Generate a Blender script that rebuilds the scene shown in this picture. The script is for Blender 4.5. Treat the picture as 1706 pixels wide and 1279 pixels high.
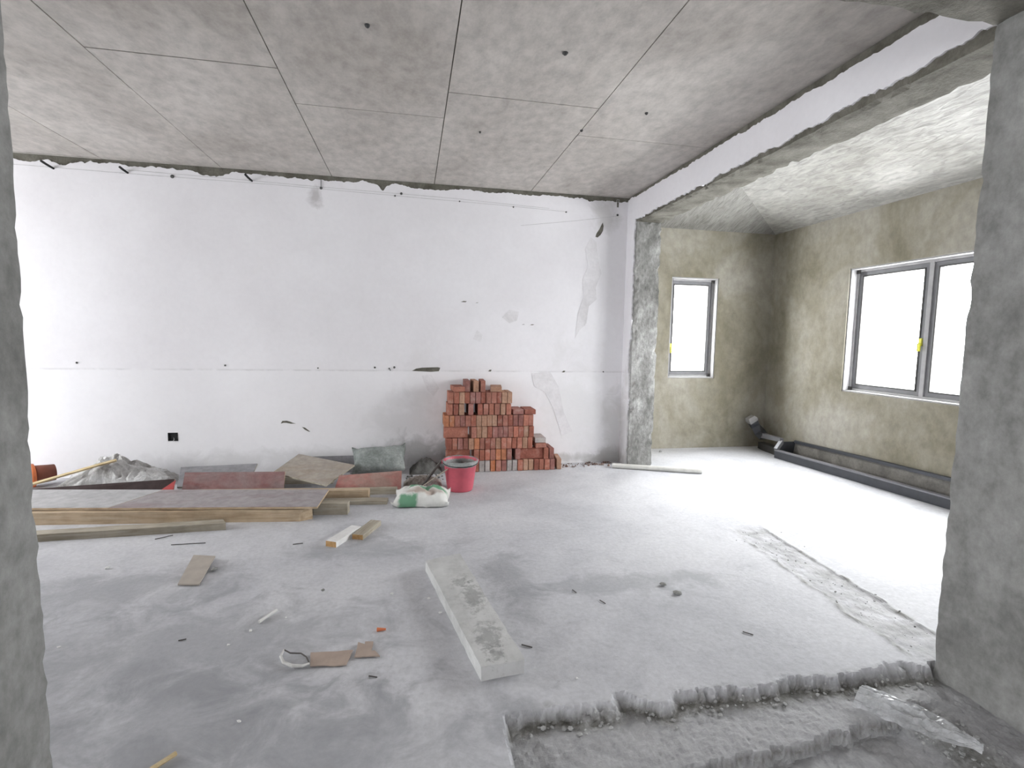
import bpy, bmesh, math, random
from mathutils import Vector, Matrix, noise
from mathutils.geometry import delaunay_2d_cdt

for o in list(bpy.data.objects):
    bpy.data.objects.remove(o)
scene = bpy.context.scene
COL = scene.collection
PI = math.pi

# ------------------------------------------------------------------ camera
cd = bpy.data.cameras.new('camera')
cd.sensor_width = 36.0
cd.lens = 858.23 / 1706 * 36.0
cd.clip_start = 0.02
cam = bpy.data.objects.new('camera', cd)
COL.objects.link(cam)
CR = Matrix(((0.98151, -0.00084, -0.19138), (-0.19049, 0.09249, -0.97732), (0.01852, 0.99571, 0.09062)))
cam.matrix_world = Matrix.Translation((0, 0, 1.3574)) @ CR.to_4x4()
scene.camera = cam

# ------------------------------------------------------------------ sky, exposure
world = bpy.data.worlds.new('overcast_sky')
scene.world = world
world.use_nodes = True
bg = world.node_tree.nodes['Background']
# overcast sky: brighter towards the zenith, hazy ground below the horizon
wt = world.node_tree
tc = wt.nodes.new('ShaderNodeTexCoord')
sx_ = wt.nodes.new('ShaderNodeSeparateXYZ')
wt.links.new(tc.outputs['Generated'], sx_.inputs[0])
wm = wt.nodes.new('ShaderNodeMapRange')
wm.inputs[1].default_value, wm.inputs[2].default_value = 0.0, 1.0
wm.inputs[3].default_value, wm.inputs[4].default_value = 0.65, 1.05
wt.links.new(sx_.outputs['Z'], wm.inputs[0])
wk = wt.nodes.new('ShaderNodeMath')
wk.operation = 'MULTIPLY'
wk.inputs[1].default_value = 14.0
wt.links.new(wm.outputs[0], wk.inputs[0])
bg.inputs['Color'].default_value = (0.985, 0.968, 1.0, 1)
wt.links.new(wk.outputs[0], bg.inputs['Strength'])
scene.view_settings.view_transform = 'Standard'
scene.view_settings.look = 'None'
scene.view_settings.gamma = 1.0
scene.view_settings.use_curve_mapping = False
scene.view_settings.exposure = 1.90


def portal(name, loc, rot, sx, sy):
    """sky portal filling a window opening of the building"""
    l = bpy.data.lights.new(name, 'AREA')
    l.shape = 'RECTANGLE'
    l.size, l.size_y = sx, sy
    l.cycles.is_portal = True
    o = bpy.data.objects.new(name, l)
    o.location = loc
    o.rotation_euler = rot
    COL.objects.link(o)


# room dimensions (metres)
H = 2.85            # ceiling
D = 5.3086          # white back wall
XR, XB = 2.276, 2.554   # beam between main room and bay
HB = 2.566          # underside of beam
YC = 5.09           # front of concrete column
YA, XA, HA = 5.889, 4.502, 2.703   # bay: back wall, right wall, eaves
YN0, YN1 = 1.345, 1.70  # near wall (the one with the opening we look through)
XNL, XNR = -1.0755, 2.19
XL = -6.0           # left wall of the main room
YREAR = -3.4
W1 = (3.12, 3.755, 0.885, 2.13)    # narrow bay window  x0 x1 z0 z1
W2 = (2.62, 4.705, 0.847, 2.135)   # wide bay window, hidden end widened for more light    y0 y1 z0 z1
W3 = (2.7, 4.5, 0.6, 2.3)         # window of left wall, outside the frame
W4_ADDED = (-.5, .6, 1.0, 2.1)         # unseen window behind the camera, added for light
W5_ADDED = (-2.6, -1.4, 0.9, 2.1)          # unseen left window of the near room, added to light it

portal('sky_portal', ((W1[0]+W1[1])/2, YA+0.25, (W1[2]+W1[3])/2), (-PI/2, 0, 0), W1[1]-W1[0], W1[3]-W1[2])
portal('sky_portal', (XA+0.25, (W2[0]+W2[1])/2, (W2[2]+W2[3])/2), (0, PI/2, 0), W2[3]-W2[2], W2[1]-W2[0])
portal('sky_portal', (XL-0.25, (W3[0]+W3[1])/2, (W3[2]+W3[3])/2), (0, -PI/2, 0), W3[3]-W3[2], W3[1]-W3[0])
portal('sky_portal', (XL-0.25, (W5_ADDED[0]+W5_ADDED[1])/2, (W5_ADDED[2]+W5_ADDED[3])/2), (0, -PI/2, 0), W5_ADDED[3]-W5_ADDED[2], W5_ADDED[1]-W5_ADDED[0])
portal('sky_portal', ((W4_ADDED[0]+W4_ADDED[1])/2, YREAR-0.25, (W4_ADDED[2]+W4_ADDED[3])/2), (PI/2, 0, 0), W4_ADDED[1]-W4_ADDED[0], W4_ADDED[3]-W4_ADDED[2])


# ------------------------------------------------------------------ material helpers
class NT:
    def __init__(s, name):
        s.m = bpy.data.materials.new(name)
        s.m.use_nodes = True
        s.t = s.m.node_tree
        s.t.nodes.clear()
        s.out = s.t.nodes.new('ShaderNodeOutputMaterial')
        s.b = s.t.nodes.new('ShaderNodeBsdfPrincipled')
        s.t.links.new(s.b.outputs[0], s.out.inputs[0])

    def n(s, typ, **kw):
        nd = s.t.nodes.new(typ)
        for k, v in kw.items():
            setattr(nd, k, v)
        return nd

    def l(s, a, b):
        s.t.links.new(a, b)

    def setin(s, sock, v):
        if hasattr(v, 'is_linked') or isinstance(v, bpy.types.NodeSocket):
            s.l(v, sock)
        else:
            sock.default_value = v

    def pos(s):
        return s.n('ShaderNodeNewGeometry').outputs['Position']

    def objc(s):
        return s.n('ShaderNodeTexCoord').outputs['Object']

    def scale(s, vec, sc):
        mp = s.n('ShaderNodeMapping')
        s.l(vec, mp.inputs['Vector'])
        mp.inputs['Scale'].default_value = sc
        return mp.outputs[0]

    def noise(s, vec, scale, detail=5, rough=0.6, dist=0.0):
        nd = s.n('ShaderNodeTexNoise')
        s.l(vec, nd.inputs['Vector'])
        nd.inputs['Scale'].default_value = scale
        nd.inputs['Detail'].default_value = detail
        nd.inputs['Roughness'].default_value = rough
        nd.inputs['Distortion'].default_value = dist
        return nd.outputs['Fac']

    def ramp(s, fac, stops):
        r = s.n('ShaderNodeValToRGB')
        s.l(fac, r.inputs[0])
        e = r.color_ramp.elements
        while len(e) < len(stops):
            e.new(0.5)
        for i, (p, c) in enumerate(stops):
            e[i].position = p
            e[i].color = (c[0], c[1], c[2], 1) if not isinstance(c, (int, float)) else (c, c, c, 1)
        return r.outputs['Color']

    def mix(s, fac, a, b, blend='MIX'):
        m = s.n('ShaderNodeMix', data_type='RGBA', blend_type=blend)
        s.setin(m.inputs[0], fac)
        for sock, v in ((m.inputs[6], a), (m.inputs[7], b)):
            if isinstance(v, (tuple, list)):
                sock.default_value = (v[0], v[1], v[2], 1)
            else:
                s.l(v, sock)
        return m.outputs[2]

    def math(s, op, a, b=0.0, clamp=False):
        m = s.n('ShaderNodeMath', operation=op, use_clamp=clamp)
        s.setin(m.inputs[0], a)
        s.setin(m.inputs[1], b)
        return m.outputs[0]

    def mr(s, v, a, b, c=0.0, d=1.0):
        m = s.n('ShaderNodeMapRange')
        s.l(v, m.inputs[0])
        for i, x in enumerate((a, b, c, d)):
            m.inputs[i+1].default_value = x
        return m.outputs[0]

    def blob(s, vec, c, r, nz, amp=0.7, soft=0.35):
        """mask of an irregular stain around c with radii r"""
        sub = s.n('ShaderNodeVectorMath', operation='SUBTRACT')
        s.l(vec, sub.inputs[0])
        sub.inputs[1].default_value = c
        mul = s.n('ShaderNodeVectorMath', operation='MULTIPLY')
        s.l(sub.outputs[0], mul.inputs[0])
        mul.inputs[1].default_value = (1/r[0], 1/r[1], 1/r[2])
        ln = s.n('ShaderNodeVectorMath', operation='LENGTH')
        s.l(mul.outputs[0], ln.inputs[0])
        d = s.math('ADD', ln.outputs['Value'], s.mr(nz, 0.25, 0.75, -amp, amp))
        return s.mr(d, 1.0+soft, 1.0-soft)

    def finish(s, color, rough=0.9, bump=None, strength=0.3, dist=0.01, spec=0.3, metallic=0.0):
        s.setin(s.b.inputs['Base Color'], color if not isinstance(color, tuple) else (*color[:3], 1))
        s.setin(s.b.inputs['Roughness'], rough)
        s.b.inputs['Specular IOR Level'].default_value = spec
        s.b.inputs['Metallic'].default_value = metallic
        if bump is not None:
            bn = s.n('ShaderNodeBump')
            bn.inputs['Strength'].default_value = strength
            bn.inputs['Distance'].default_value = dist
            s.l(bump, bn.inputs['Height'])
            s.l(bn.outputs[0], s.b.inputs['Normal'])
        return s.m


def mottled(name, c0, c1, c2, scale=1.5, sx=(1, 1, 1), coord='pos', rough=0.9, bump=0.35, bscale=45, bdist=0.006, spec=0.25, fine=0.12, lo=.34, hi=.66):
    t = NT(name)
    v = t.pos() if coord == 'pos' else t.objc()
    vs = t.scale(v, sx)
    big = t.noise(vs, scale, 7, 0.62, 0.4)
    col = t.ramp(big, [(lo, c0), (0.5, c1), (hi, c2)])
    f = t.noise(vs, scale*11, 6, 0.7)
    col = t.mix(1.0, col, t.ramp(f, [(0.3, 1-fine*1.6), (0.65, 1+fine*.4)]), 'MULTIPLY')
    bh = t.noise(v, bscale, 6, 0.65)
    return t.finish(col, rough, bh, bump, bdist, spec)


# concretes
M = {}


def mat_floor():
    t = NT('floor_screed')
    v = t.pos()
    big = t.noise(v, 0.75, 7, 0.62, 0.5)
    col = t.ramp(big, [(0.30, (.435, .438, .465)), (0.46, (.528, .530, .558)), (0.56, (.578, .578, .604)), (0.7, (.622, .622, .644))])
    mid = t.noise(v, 4.5, 7, 0.66, 0.8)
    col = t.mix(0.8, col, t.ramp(mid, [(0.3, (.84, .84, .85)), (0.5, (1, 1, 1)), (0.72, (1.06, 1.06, 1.05))]), 'MULTIPLY')
    fine = t.noise(v, 38, 6, 0.7)
    col = t.mix(0.7, col, t.ramp(fine, [(0.28, .78), (0.6, 1.05)]), 'MULTIPLY')
    # damp, dusty patches at the left of the room
    for c, r in (((-.95, 2.35, 0), (.75, .28, 1)), ((-.75, 1.85, 0), (.55, .26, 1)), ((-1.55, 2.9, 0), (.5, .2, 1)), ((-.3, 1.65, 0), (.6, .2, 1)), ((1.15, 2.6, 0), (.5, .1, 1)), ((-.3, 3.3, 0), (.35, .14, 1)), ((.55, 2.75, 0), (.12, .35, 1))):
        mk = t.blob(v, c, r, mid, 1.1, 0.5)
        col = t.mix(t.math('MULTIPLY', mk, 0.45), col, (.27, .275, .29))
    # rough mortar where walls were knocked out, plus painted shade on the step faces
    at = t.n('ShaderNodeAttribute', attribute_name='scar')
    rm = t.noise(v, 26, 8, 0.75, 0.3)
    mortar_shade_col = t.ramp(rm, [(0.3, (.085, .08, .068)), (0.5, (.21, .205, .19)), (0.7, (.40, .40, .395))])
    col = t.mix(at.outputs['Fac'], col, mortar_shade_col)
    sp = t.noise(v, 150, 4, 0.7)
    bh = t.math('ADD', t.noise(v, 30, 8, 0.7), t.math('MULTIPLY', t.math('MULTIPLY', sp, at.outputs['Fac']), 2.0))
    rg = t.ramp(mid, [(0.3, .55), (0.7, .8)])
    return t.finish(col, rg, bh, 0.35, 0.008, 0.3)


def mat_whitewall():
    t = NT('white_plaster')
    v = t.pos()
    n1 = t.noise(v, 1.1, 6, 0.6)
    col = t.ramp(n1, [(0.3, (.755, .738, .765)), (0.7, (.83, .82, .848))])
    nz = t.noise(v, 5, 6, 0.65, 0.6)
    n3 = t.noise(v, 22, 6, 0.7)
    col = t.mix(0.5, col, t.ramp(n3, [(0.25, .93), (0.6, 1.0)]), 'MULTIPLY')
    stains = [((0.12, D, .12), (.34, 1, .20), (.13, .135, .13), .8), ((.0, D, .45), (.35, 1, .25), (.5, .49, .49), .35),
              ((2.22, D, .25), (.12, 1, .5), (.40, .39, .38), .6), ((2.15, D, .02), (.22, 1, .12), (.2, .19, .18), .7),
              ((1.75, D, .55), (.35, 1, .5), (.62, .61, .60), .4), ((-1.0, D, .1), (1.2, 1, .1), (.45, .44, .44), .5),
              ((-.9, D, 2.66), (.06, 1, .09), (.35, .33, .33), .6), ((2.0, D, 2.66), (.12, 1, .14), (.5, .49, .48), .6),
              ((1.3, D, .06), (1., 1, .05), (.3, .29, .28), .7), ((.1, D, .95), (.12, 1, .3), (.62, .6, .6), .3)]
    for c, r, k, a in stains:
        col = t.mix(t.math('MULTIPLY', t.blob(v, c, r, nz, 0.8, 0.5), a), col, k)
    # horizontal lift line where the plaster was applied in two goes
    sep = t.n('ShaderNodeSeparateXYZ')
    t.l(v, sep.inputs[0])
    dz = t.math('ABSOLUTE', t.math('SUBTRACT', t.math('ADD', sep.outputs['Z'], t.math('MULTIPLY', nz, 0.02)), 1.01))
    ln = t.mr(dz, 0.012, 0.002)
    col = t.mix(t.math('MULTIPLY', t.math('MULTIPLY', ln, t.mr(nz, .4, .6)), .55), col, (.5, .49, .5))
    low = t.mr(sep.outputs['Z'], 0.985, 1.015, 1, 0)
    col = t.mix(t.math('MULTIPLY', low, .25), col, (.86, .86, .88))
    bh = t.math('ADD', t.noise(v, 9, 6, 0.6), t.math('MULTIPLY', ln, .15))
    return t.finish(col, 0.85, bh, 0.16, 0.012, 0.25)


def mat_slope(name, sc, rot, k=1.0):
    """hand-trowelled, slightly shiny sloped ceiling"""
    t = NT(name)
    v = t.pos()
    mp = t.n('ShaderNodeMapping')
    t.l(v, mp.inputs['Vector'])
    mp.inputs['Rotation'].default_value = (0, 0, rot)
    mp.inputs['Scale'].default_value = sc
    st = t.noise(mp.outputs[0], 7, 6, 0.6, 0.9)
    big = t.noise(v, 1.4, 6, 0.6)
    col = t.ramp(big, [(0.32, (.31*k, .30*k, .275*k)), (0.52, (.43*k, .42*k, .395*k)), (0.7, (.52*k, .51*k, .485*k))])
    col = t.mix(.9, col, t.ramp(st, [(0.3, .62), (0.5, .95), (0.68, 1.2)]), 'MULTIPLY')
    return t.finish(col, t.ramp(st, [(0.35, .6), (.65, .38)]), st, 0.55, 0.02, 0.4)


M['floor'] = mat_floor()
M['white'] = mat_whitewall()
M['ceil'] = mottled('ceiling_concrete', (.40, .37, .34), (.475, .445, .415), (.53, .50, .47), 1.3, (1.0, .6, 1), bump=.25, bscale=20, fine=.16)
M['edge'] = mottled('exposed_brown_render', (.10, .094, .075), (.165, .157, .132), (.22, .21, .18), 6, bump=.7, bscale=60, bdist=.01)
M['bay'] = mottled('bay_cement_render', (.225, .205, .152), (.325, .302, .248), (.41, .39, .345), 1.15, (1, 1, .75), bump=.3, bscale=30, fine=.14)
M['col'] = mottled('column_concrete', (.11, .108, .10), (.32, .317, .305), (.48, .477, .465), 3.0, (1, 1, .55), bump=.7, bscale=40, bdist=.01, fine=.3, lo=.30, hi=.6)
M['jamb'] = mottled('near_wall_concrete', (.175, .175, .166), (.265, .263, .255), (.345, .343, .335), 1.6, (1, 1, .8), bump=.5, bscale=35, fine=.2)
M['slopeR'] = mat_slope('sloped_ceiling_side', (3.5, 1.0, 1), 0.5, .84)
M['slopeB'] = mat_slope('sloped_ceiling_end_shaded', (4.5, 1.0, 1), -0.6, .66)  # darker copy for the end plane: shade in the colour makes the hip show
M['slab'] = mottled('precast_concrete', (.30, .30, .295), (.44, .44, .435), (.52, .52, .515), 5, coord='obj', bump=.6, bscale=60, fine=.2)
M['skim'] = mottled('skim_patch', (.66, .645, .66), (.73, .715, .735), (.78, .77, .79), 4, bump=.25, bscale=15, fine=.05)


# ------------------------------------------------------------------ mesh helpers
def link_mesh(name, bm, mat, parent=None, smooth=False, loc=None):
    me = bpy.data.meshes.new(name)
    bmesh.ops.recalc_face_normals(bm, faces=bm.faces)
    bm.to_mesh(me)
    bm.free()
    if mat is not None:
        me.materials.append(mat)
    if smooth:
        for p in me.polygons:
            p.use_smooth = True
    o = bpy.data.objects.new(name, me)
    COL.objects.link(o)
    if parent is not None:
        o.parent = parent
    if loc is not None:
        o.location = loc
    return o


def tag(o, label=None, cat=None, group=None, kind=None):
    if label:
        o['label'] = label
    if cat:
        o['category'] = cat
    if group:
        o['group'] = group
    if kind:
        o['kind'] = kind
    return o


def empty(name, loc, label, cat, group=None, rot=(0, 0, 0)):
    o = bpy.data.objects.new(name, None)
    o.empty_display_size = 0.05
    o.location = loc
    o.rotation_euler = rot
    COL.objects.link(o)
    return tag(o, label, cat, group)


def box(bm, c, s, rot=None):
    g = bmesh.ops.create_cube(bm, size=1.0)
    m = Matrix.Translation(c) @ ((rot.to_4x4()) if rot else Matrix.Identity(4)) @ Matrix.Diagonal((*s, 1))
    bmesh.ops.transform(bm, matrix=m, verts=g['verts'])
    return g['verts']


def bevel(bm, w, seg=1):
    bmesh.ops.bevel(bm, geom=list(bm.edges), offset=w, segments=seg, affect='EDGES', profile=0.6)


def hexa(bm, pts):
    """8 corners: bottom loop 0-3, top loop 4-7"""
    v = [bm.verts.new(p) for p in pts]
    for f in ((0, 1, 2, 3), (4, 5, 6, 7), (0, 1, 5, 4), (1, 2, 6, 5), (2, 3, 7, 6), (3, 0, 4, 7)):
        bm.faces.new([v[i] for i in f])
    return v


def tube(bm, pts, r, seg=10, cap=True):
    pts = [Vector(p) for p in pts]
    rings = []
    up = Vector((0, 0, 1))
    for i, p in enumerate(pts):
        a = pts[max(i-1, 0)]
        b = pts[min(i+1, len(pts)-1)]
        t = (b-a).normalized()
        s = t.cross(up)
        if s.length < 1e-3:
            s = t.cross(Vector((1, 0, 0)))
        s.normalize()
        u = s.cross(t)
        rr = r[i] if isinstance(r, (list, tuple)) else r
        rings.append([bm.verts.new(p + s*math.cos(k/seg*2*PI)*rr + u*math.sin(k/seg*2*PI)*rr) for k in range(seg)])
    for a, b in zip(rings, rings[1:]):
        for k in range(seg):
            bm.faces.new((a[k], a[(k+1) % seg], b[(k+1) % seg], b[k]))
    if cap:
        bm.faces.new(rings[0])
        bm.faces.new(rings[-1][::-1])


def lathe(bm, prof, seg=32, close=False):
    rings = []
    for r, z in prof:
        rings.append([bm.verts.new((r*math.cos(k/seg*2*PI), r*math.sin(k/seg*2*PI), z)) for k in range(seg)])
    prs = list(zip(rings, rings[1:]))
    for a, b in prs:
        for k in range(seg):
            bm.faces.new((a[k], a[(k+1) % seg], b[(k+1) % seg], b[k]))
    return rings


def rough_box(name, p0, p1, mat, step=0.06, amp=0.006, edge=0.018, seed=0, parent=None):
    """box of rough concrete: subdivided, uneven faces, chipped arrises"""
    bm = bmesh.new()
    n = [max(1, int(round((p1[i]-p0[i])/step))) for i in range(3)]
    cache = {}

    def vert(i, j, k):
        key = (i, j, k)
        if key not in cache:
            q = [p0[a] + (p1[a]-p0[a])*(i, j, k)[a]/n[a] for a in range(3)]
            ext = [0 if (i, j, k)[a] == 0 else (1 if (i, j, k)[a] == n[a] else None) for a in range(3)]
            cnt = sum(e is not None for e in ext)
            w = Vector(q)
            nv = noise.noise_vector(w*9+Vector((seed*7.1, 3, 1)))
            nb = abs(noise.noise(w*14+Vector((seed*3.3, 8, 2))))
            for a in range(3):
                if ext[a] is not None:
                    inn = 1 if ext[a] == 0 else -1
                    q[a] += nv[a]*amp
                    if cnt >= 2:
                        q[a] += inn*(nb**1.5)*edge*2.2
            cache[key] = bm.verts.new(q)
        return cache[key]
    for ax in range(3):
        a, b = [x for x in range(3) if x != ax]
        for side in (0, n[ax]):
            for i in range(n[a]):
                for j in range(n[b]):
                    ids = []
                    for di, dj in ((0, 0), (1, 0), (1, 1), (0, 1)):
                        t = [0, 0, 0]
                        t[ax] = side
                        t[a] = i+di
                        t[b] = j+dj
                        ids.append(vert(*t))
                    bm.faces.new(ids)
    return link_mesh(name, bm, mat, parent)


def jag(a, b, step, amp, seed, axis):
    """points from a (incl.) to b (excl.) wandering by amp along 2D axis"""
    a, b = Vector(a), Vector(b)
    n = max(1, int((b-a).length/step))
    out = []
    for i in range(n):
        p = a.lerp(b, i/n)
        k = i/n
        L_ = k*(b-a).length
        s = 0 if i == 0 else noise.fractal(Vector((L_*7, seed*5.7, 1.3)), 0.7, 2.1, 4)*.8+noise.fractal(Vector((L_*34, seed*2.7, 4.1)), 0.7, 2.1, 3)*.4
        out.append((p.x+axis[0]*s*amp, p.y+axis[1]*s*amp))
    return out


def inside(p, loop):
    x, y = p
    c = False
    for (x0, y0), (x1, y1) in zip(loop, loop[1:]+loop[:1]):
        if (y0 > y) != (y1 > y) and x < (x1-x0)*(y-y0)/(y1-y0)+x0:
            c = not c
    return c


def plate(bm, outer, holes, fn, d0, d1):
    """flat slab with holes; fn(u, v, d) maps to 3D, between depths d0 and d1"""
    loops = [list(outer)] + [list(h) for h in holes]
    pts, edges = [], []
    for lp in loops:
        s = len(pts)
        pts += [Vector(p) for p in lp]
        edges += [(s+i, s+(i+1) % len(lp)) for i in range(len(lp))]
    vs, _, fs, ov, _, _ = delaunay_2d_cdt(pts, edges, [], 0, 1e-6)
    fr = [bm.verts.new(fn(p.x, p.y, d0)) for p in vs]
    bk = [bm.verts.new(fn(p.x, p.y, d1)) for p in vs]
    for f in fs:
        c = sum((vs[i] for i in f), Vector((0, 0)))/len(f)
        if inside(c, loops[0]) and not any(inside(c, h) for h in loops[1:]):
            bm.faces.new([fr[i] for i in f])
            bm.faces.new([bk[i] for i in reversed(f)])
    back = {}
    for i, src in enumerate(ov):
        for s in src:
            back[s] = i
    for a, b in edges:
        a, b = back[a], back[b]
        if a != b:
            try:
                bm.faces.new((fr[a], fr[b], bk[b], bk[a]))
            except ValueError:
                pass
    for v in [v for v in bm.verts if not v.link_faces]:
        bm.verts.remove(v)


def rect(u0, u1, v0, v1):
    return [(u0, v0), (u1, v0), (u1, v1), (u0, v1)]


def ico_bits(bm, c, r, rng, flat=0.6):
    g = bmesh.ops.create_icosphere(bm, subdivisions=1, radius=r)
    sx, sy, sz = rng.uniform(.7, 1.4), rng.uniform(.6, 1.2), flat*rng.uniform(.6, 1.2)
    for v in g['verts']:
        k = rng.uniform(.75, 1.2)
        v.co = Vector((v.co.x*sx*k, v.co.y*sy*k, v.co.z*sz*k))
    bmesh.ops.rotate(bm, verts=g['verts'], cent=(0, 0, 0), matrix=Matrix.Rotation(rng.uniform(0, 6), 3, 'Z'))
    zmin = min(v.co.z for v in g['verts'])
    bmesh.ops.translate(bm, verts=g['verts'], vec=Vector(c)-Vector((0, 0, zmin)))


def struct(o):
    o['kind'] = 'structure'
    return o


# ------------------------------------------------------------------ floor (height field with the knocked-out wall footprints)
def sstep(a, b, x):
    t = min(1, max(0, (x-a)/(b-a)))
    return t*t*(3-2*t)


def fr(x, y, s, seed=0):
    return noise.fractal(Vector((x*s, y*s, seed)), 0.8, 2.1, 4)


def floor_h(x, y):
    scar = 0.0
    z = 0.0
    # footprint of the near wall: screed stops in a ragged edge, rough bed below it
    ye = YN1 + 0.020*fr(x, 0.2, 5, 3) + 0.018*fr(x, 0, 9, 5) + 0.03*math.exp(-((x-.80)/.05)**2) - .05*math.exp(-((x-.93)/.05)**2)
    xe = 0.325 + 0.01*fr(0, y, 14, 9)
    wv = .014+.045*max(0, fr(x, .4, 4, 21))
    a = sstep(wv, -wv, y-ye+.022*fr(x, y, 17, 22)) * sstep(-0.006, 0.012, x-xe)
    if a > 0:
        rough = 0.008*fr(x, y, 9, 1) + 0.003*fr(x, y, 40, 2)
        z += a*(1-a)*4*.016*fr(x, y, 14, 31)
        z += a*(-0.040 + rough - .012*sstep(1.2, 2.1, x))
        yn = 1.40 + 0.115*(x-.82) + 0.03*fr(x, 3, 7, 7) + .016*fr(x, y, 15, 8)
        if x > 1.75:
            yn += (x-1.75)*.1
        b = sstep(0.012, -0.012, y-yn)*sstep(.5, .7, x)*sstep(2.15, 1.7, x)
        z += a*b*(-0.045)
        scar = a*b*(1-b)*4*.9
        scar = max(scar, a*(1.0-.55*sstep(.02, .09, ye-y)))  # step face at full strength, its shade painted in; bed weaker
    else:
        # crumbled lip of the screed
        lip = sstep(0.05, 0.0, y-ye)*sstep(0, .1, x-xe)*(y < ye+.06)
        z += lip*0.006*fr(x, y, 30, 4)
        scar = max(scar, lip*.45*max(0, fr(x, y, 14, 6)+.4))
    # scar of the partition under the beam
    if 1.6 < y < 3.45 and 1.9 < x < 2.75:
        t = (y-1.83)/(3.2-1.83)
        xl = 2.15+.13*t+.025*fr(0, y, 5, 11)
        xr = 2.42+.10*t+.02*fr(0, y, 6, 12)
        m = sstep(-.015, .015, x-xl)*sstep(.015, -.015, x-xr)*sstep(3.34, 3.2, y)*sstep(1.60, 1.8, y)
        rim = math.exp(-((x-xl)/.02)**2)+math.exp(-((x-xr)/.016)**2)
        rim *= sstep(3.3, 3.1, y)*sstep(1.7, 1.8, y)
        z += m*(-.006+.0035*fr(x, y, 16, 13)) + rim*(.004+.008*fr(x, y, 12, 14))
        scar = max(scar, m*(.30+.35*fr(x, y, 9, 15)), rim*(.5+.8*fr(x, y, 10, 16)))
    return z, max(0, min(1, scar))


def axis_pts(segs):
    out = []
    for a, b, s in segs:
        n = max(1, int(round((b-a)/s)))
        out += [a+(b-a)*i/n for i in range(n)]
    return out + [segs[-1][1]]


def build_floor():
    xs = axis_pts([(XL-.3, -.9, .5), (-.9, .28, .3), (.28, 2.66, .0105), (2.66, XA+.3, .35)])
    ys = axis_pts([(YREAR-.3, .9, .5), (.9, 1.25, .035), (1.25, 1.86, .009), (1.86, 3.45, .02), (3.45, YA+.3, .3)])
    nx = len(xs)
    vs, sc = [], []
    for y in ys:
        for x in xs:
            z, s = floor_h(x, y)
            vs.append((x, y, z))
            sc.append(s)
    fs = [(j*nx+i, j*nx+i+1, (j+1)*nx+i+1, (j+1)*nx+i) for j in range(len(ys)-1) for i in range(nx-1)]
    me = bpy.data.meshes.new('floor')
    me.from_pydata(vs, [], fs)
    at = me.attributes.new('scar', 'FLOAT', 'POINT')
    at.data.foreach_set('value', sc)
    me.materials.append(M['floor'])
    o = bpy.data.objects.new('floor', me)
    COL.objects.link(o)
    struct(o)


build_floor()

# ------------------------------------------------------------------ walls
T = 0.24
# white back wall: brown render with a coat of white plaster that stops short of the ceiling
bm = bmesh.new()
box(bm, ((XL+XR+.02)/2, D+.008+T/2, H/2+.1), (XR+.02-XL, T, H+.3))
wall_back = struct(link_mesh('wall_back', bm, M['edge']))


def mapY(y):
    return lambda u, v, d: (u, y+d, v)


def chip(cx, cz, pts):
    return [(cx+x, cz+z) for x, z in pts]


chips = [
    chip(.164, 1.009, [(-.16, -.012), (-.12, .012), (-.06, .022), (.10, .028), (.125, .022), (.11, -.014), (.03, -.02), (-.06, -.016)]),
    chip(1.965, 2.50, [(-.055, -.07), (-.03, -.075), (.005, -.045), (.03, .0), (.035, .05), (.022, .085), (.008, .06), (-.012, .015), (-.045, -.035)]),
    chip(-1.20, .485, [(-.055, -.012), (-.04, .016), (.0, .018), (.03, .010), (.06, -.004), (.09, -.012), (.04, -.014), (.0, -.004), (-.03, -.004)]),
    chip(-1.02, .42, [(-.04, .02), (-.01, .012), (.04, -.03), (.02, -.028), (-.015, -.008)]),
    chip(-2.208, .362, rect(-.043, .043, -.040, .040)),
    chip(1.83, 1.55, [(-.012, -.06), (.0, -.04), (.012, .01), (.02, .06), (.01, .03), (-.006, -.02)]),
    chip(.80, 1.005, [(-.018, -.008), (.0, .01), (.022, .008), (.012, -.01)]),
    chip(.52, 1.71, [(-.03, -.006), (.0, .006), (.035, .004), (.02, -.007)]),
    chip(.66, 1.70, [(-.02, -.004), (.0, .005), (.02, .003)]),
    chip(1.15, 1.49, [(-.02, -.004), (.0, .005), (.02, .003)]),
    chip(1.24, 1.49, [(-.02, -.004), (.0, .006), (.03, .005), (.01, -.004)]),
    chip(1.60, 1.0, [(-.02, -.008), (.0, .01), (.024, .006), (.01, -.01)]),
    chip(2.15, 2.80, [(-.012, -.05), (-.012, .03), (.012, .03), (.012, -.05)]),
]
rng = random.Random(4)
outer = [(XL+.0, 0.0)] + [(XR, 0.0)]
outer += jag((XR, 2.815), (XL, 2.815), .012, .022, 2, (0, 1))
outer += [(XL, 2.815)]
# a few bigger bites out of the top edge
fix = []
for x, z in outer:
    for cx, w, d in ((-3.25, .10, .03), (-2.98, .07, .04), (-1.80, .13, .04), (-.95, .12, .015), (-.28, .03, .05), (.15, .16, .02), (1.92, .1, .02)):
        if z > 2:
            z -= d*math.exp(-((x-cx)/w)**2)
    fix.append((x, min(z, 2.842) if z > 2 else z))
bm = bmesh.new()
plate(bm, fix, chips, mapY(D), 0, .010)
link_mesh('plaster_coat', bm, M['white'], wall_back)

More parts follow.
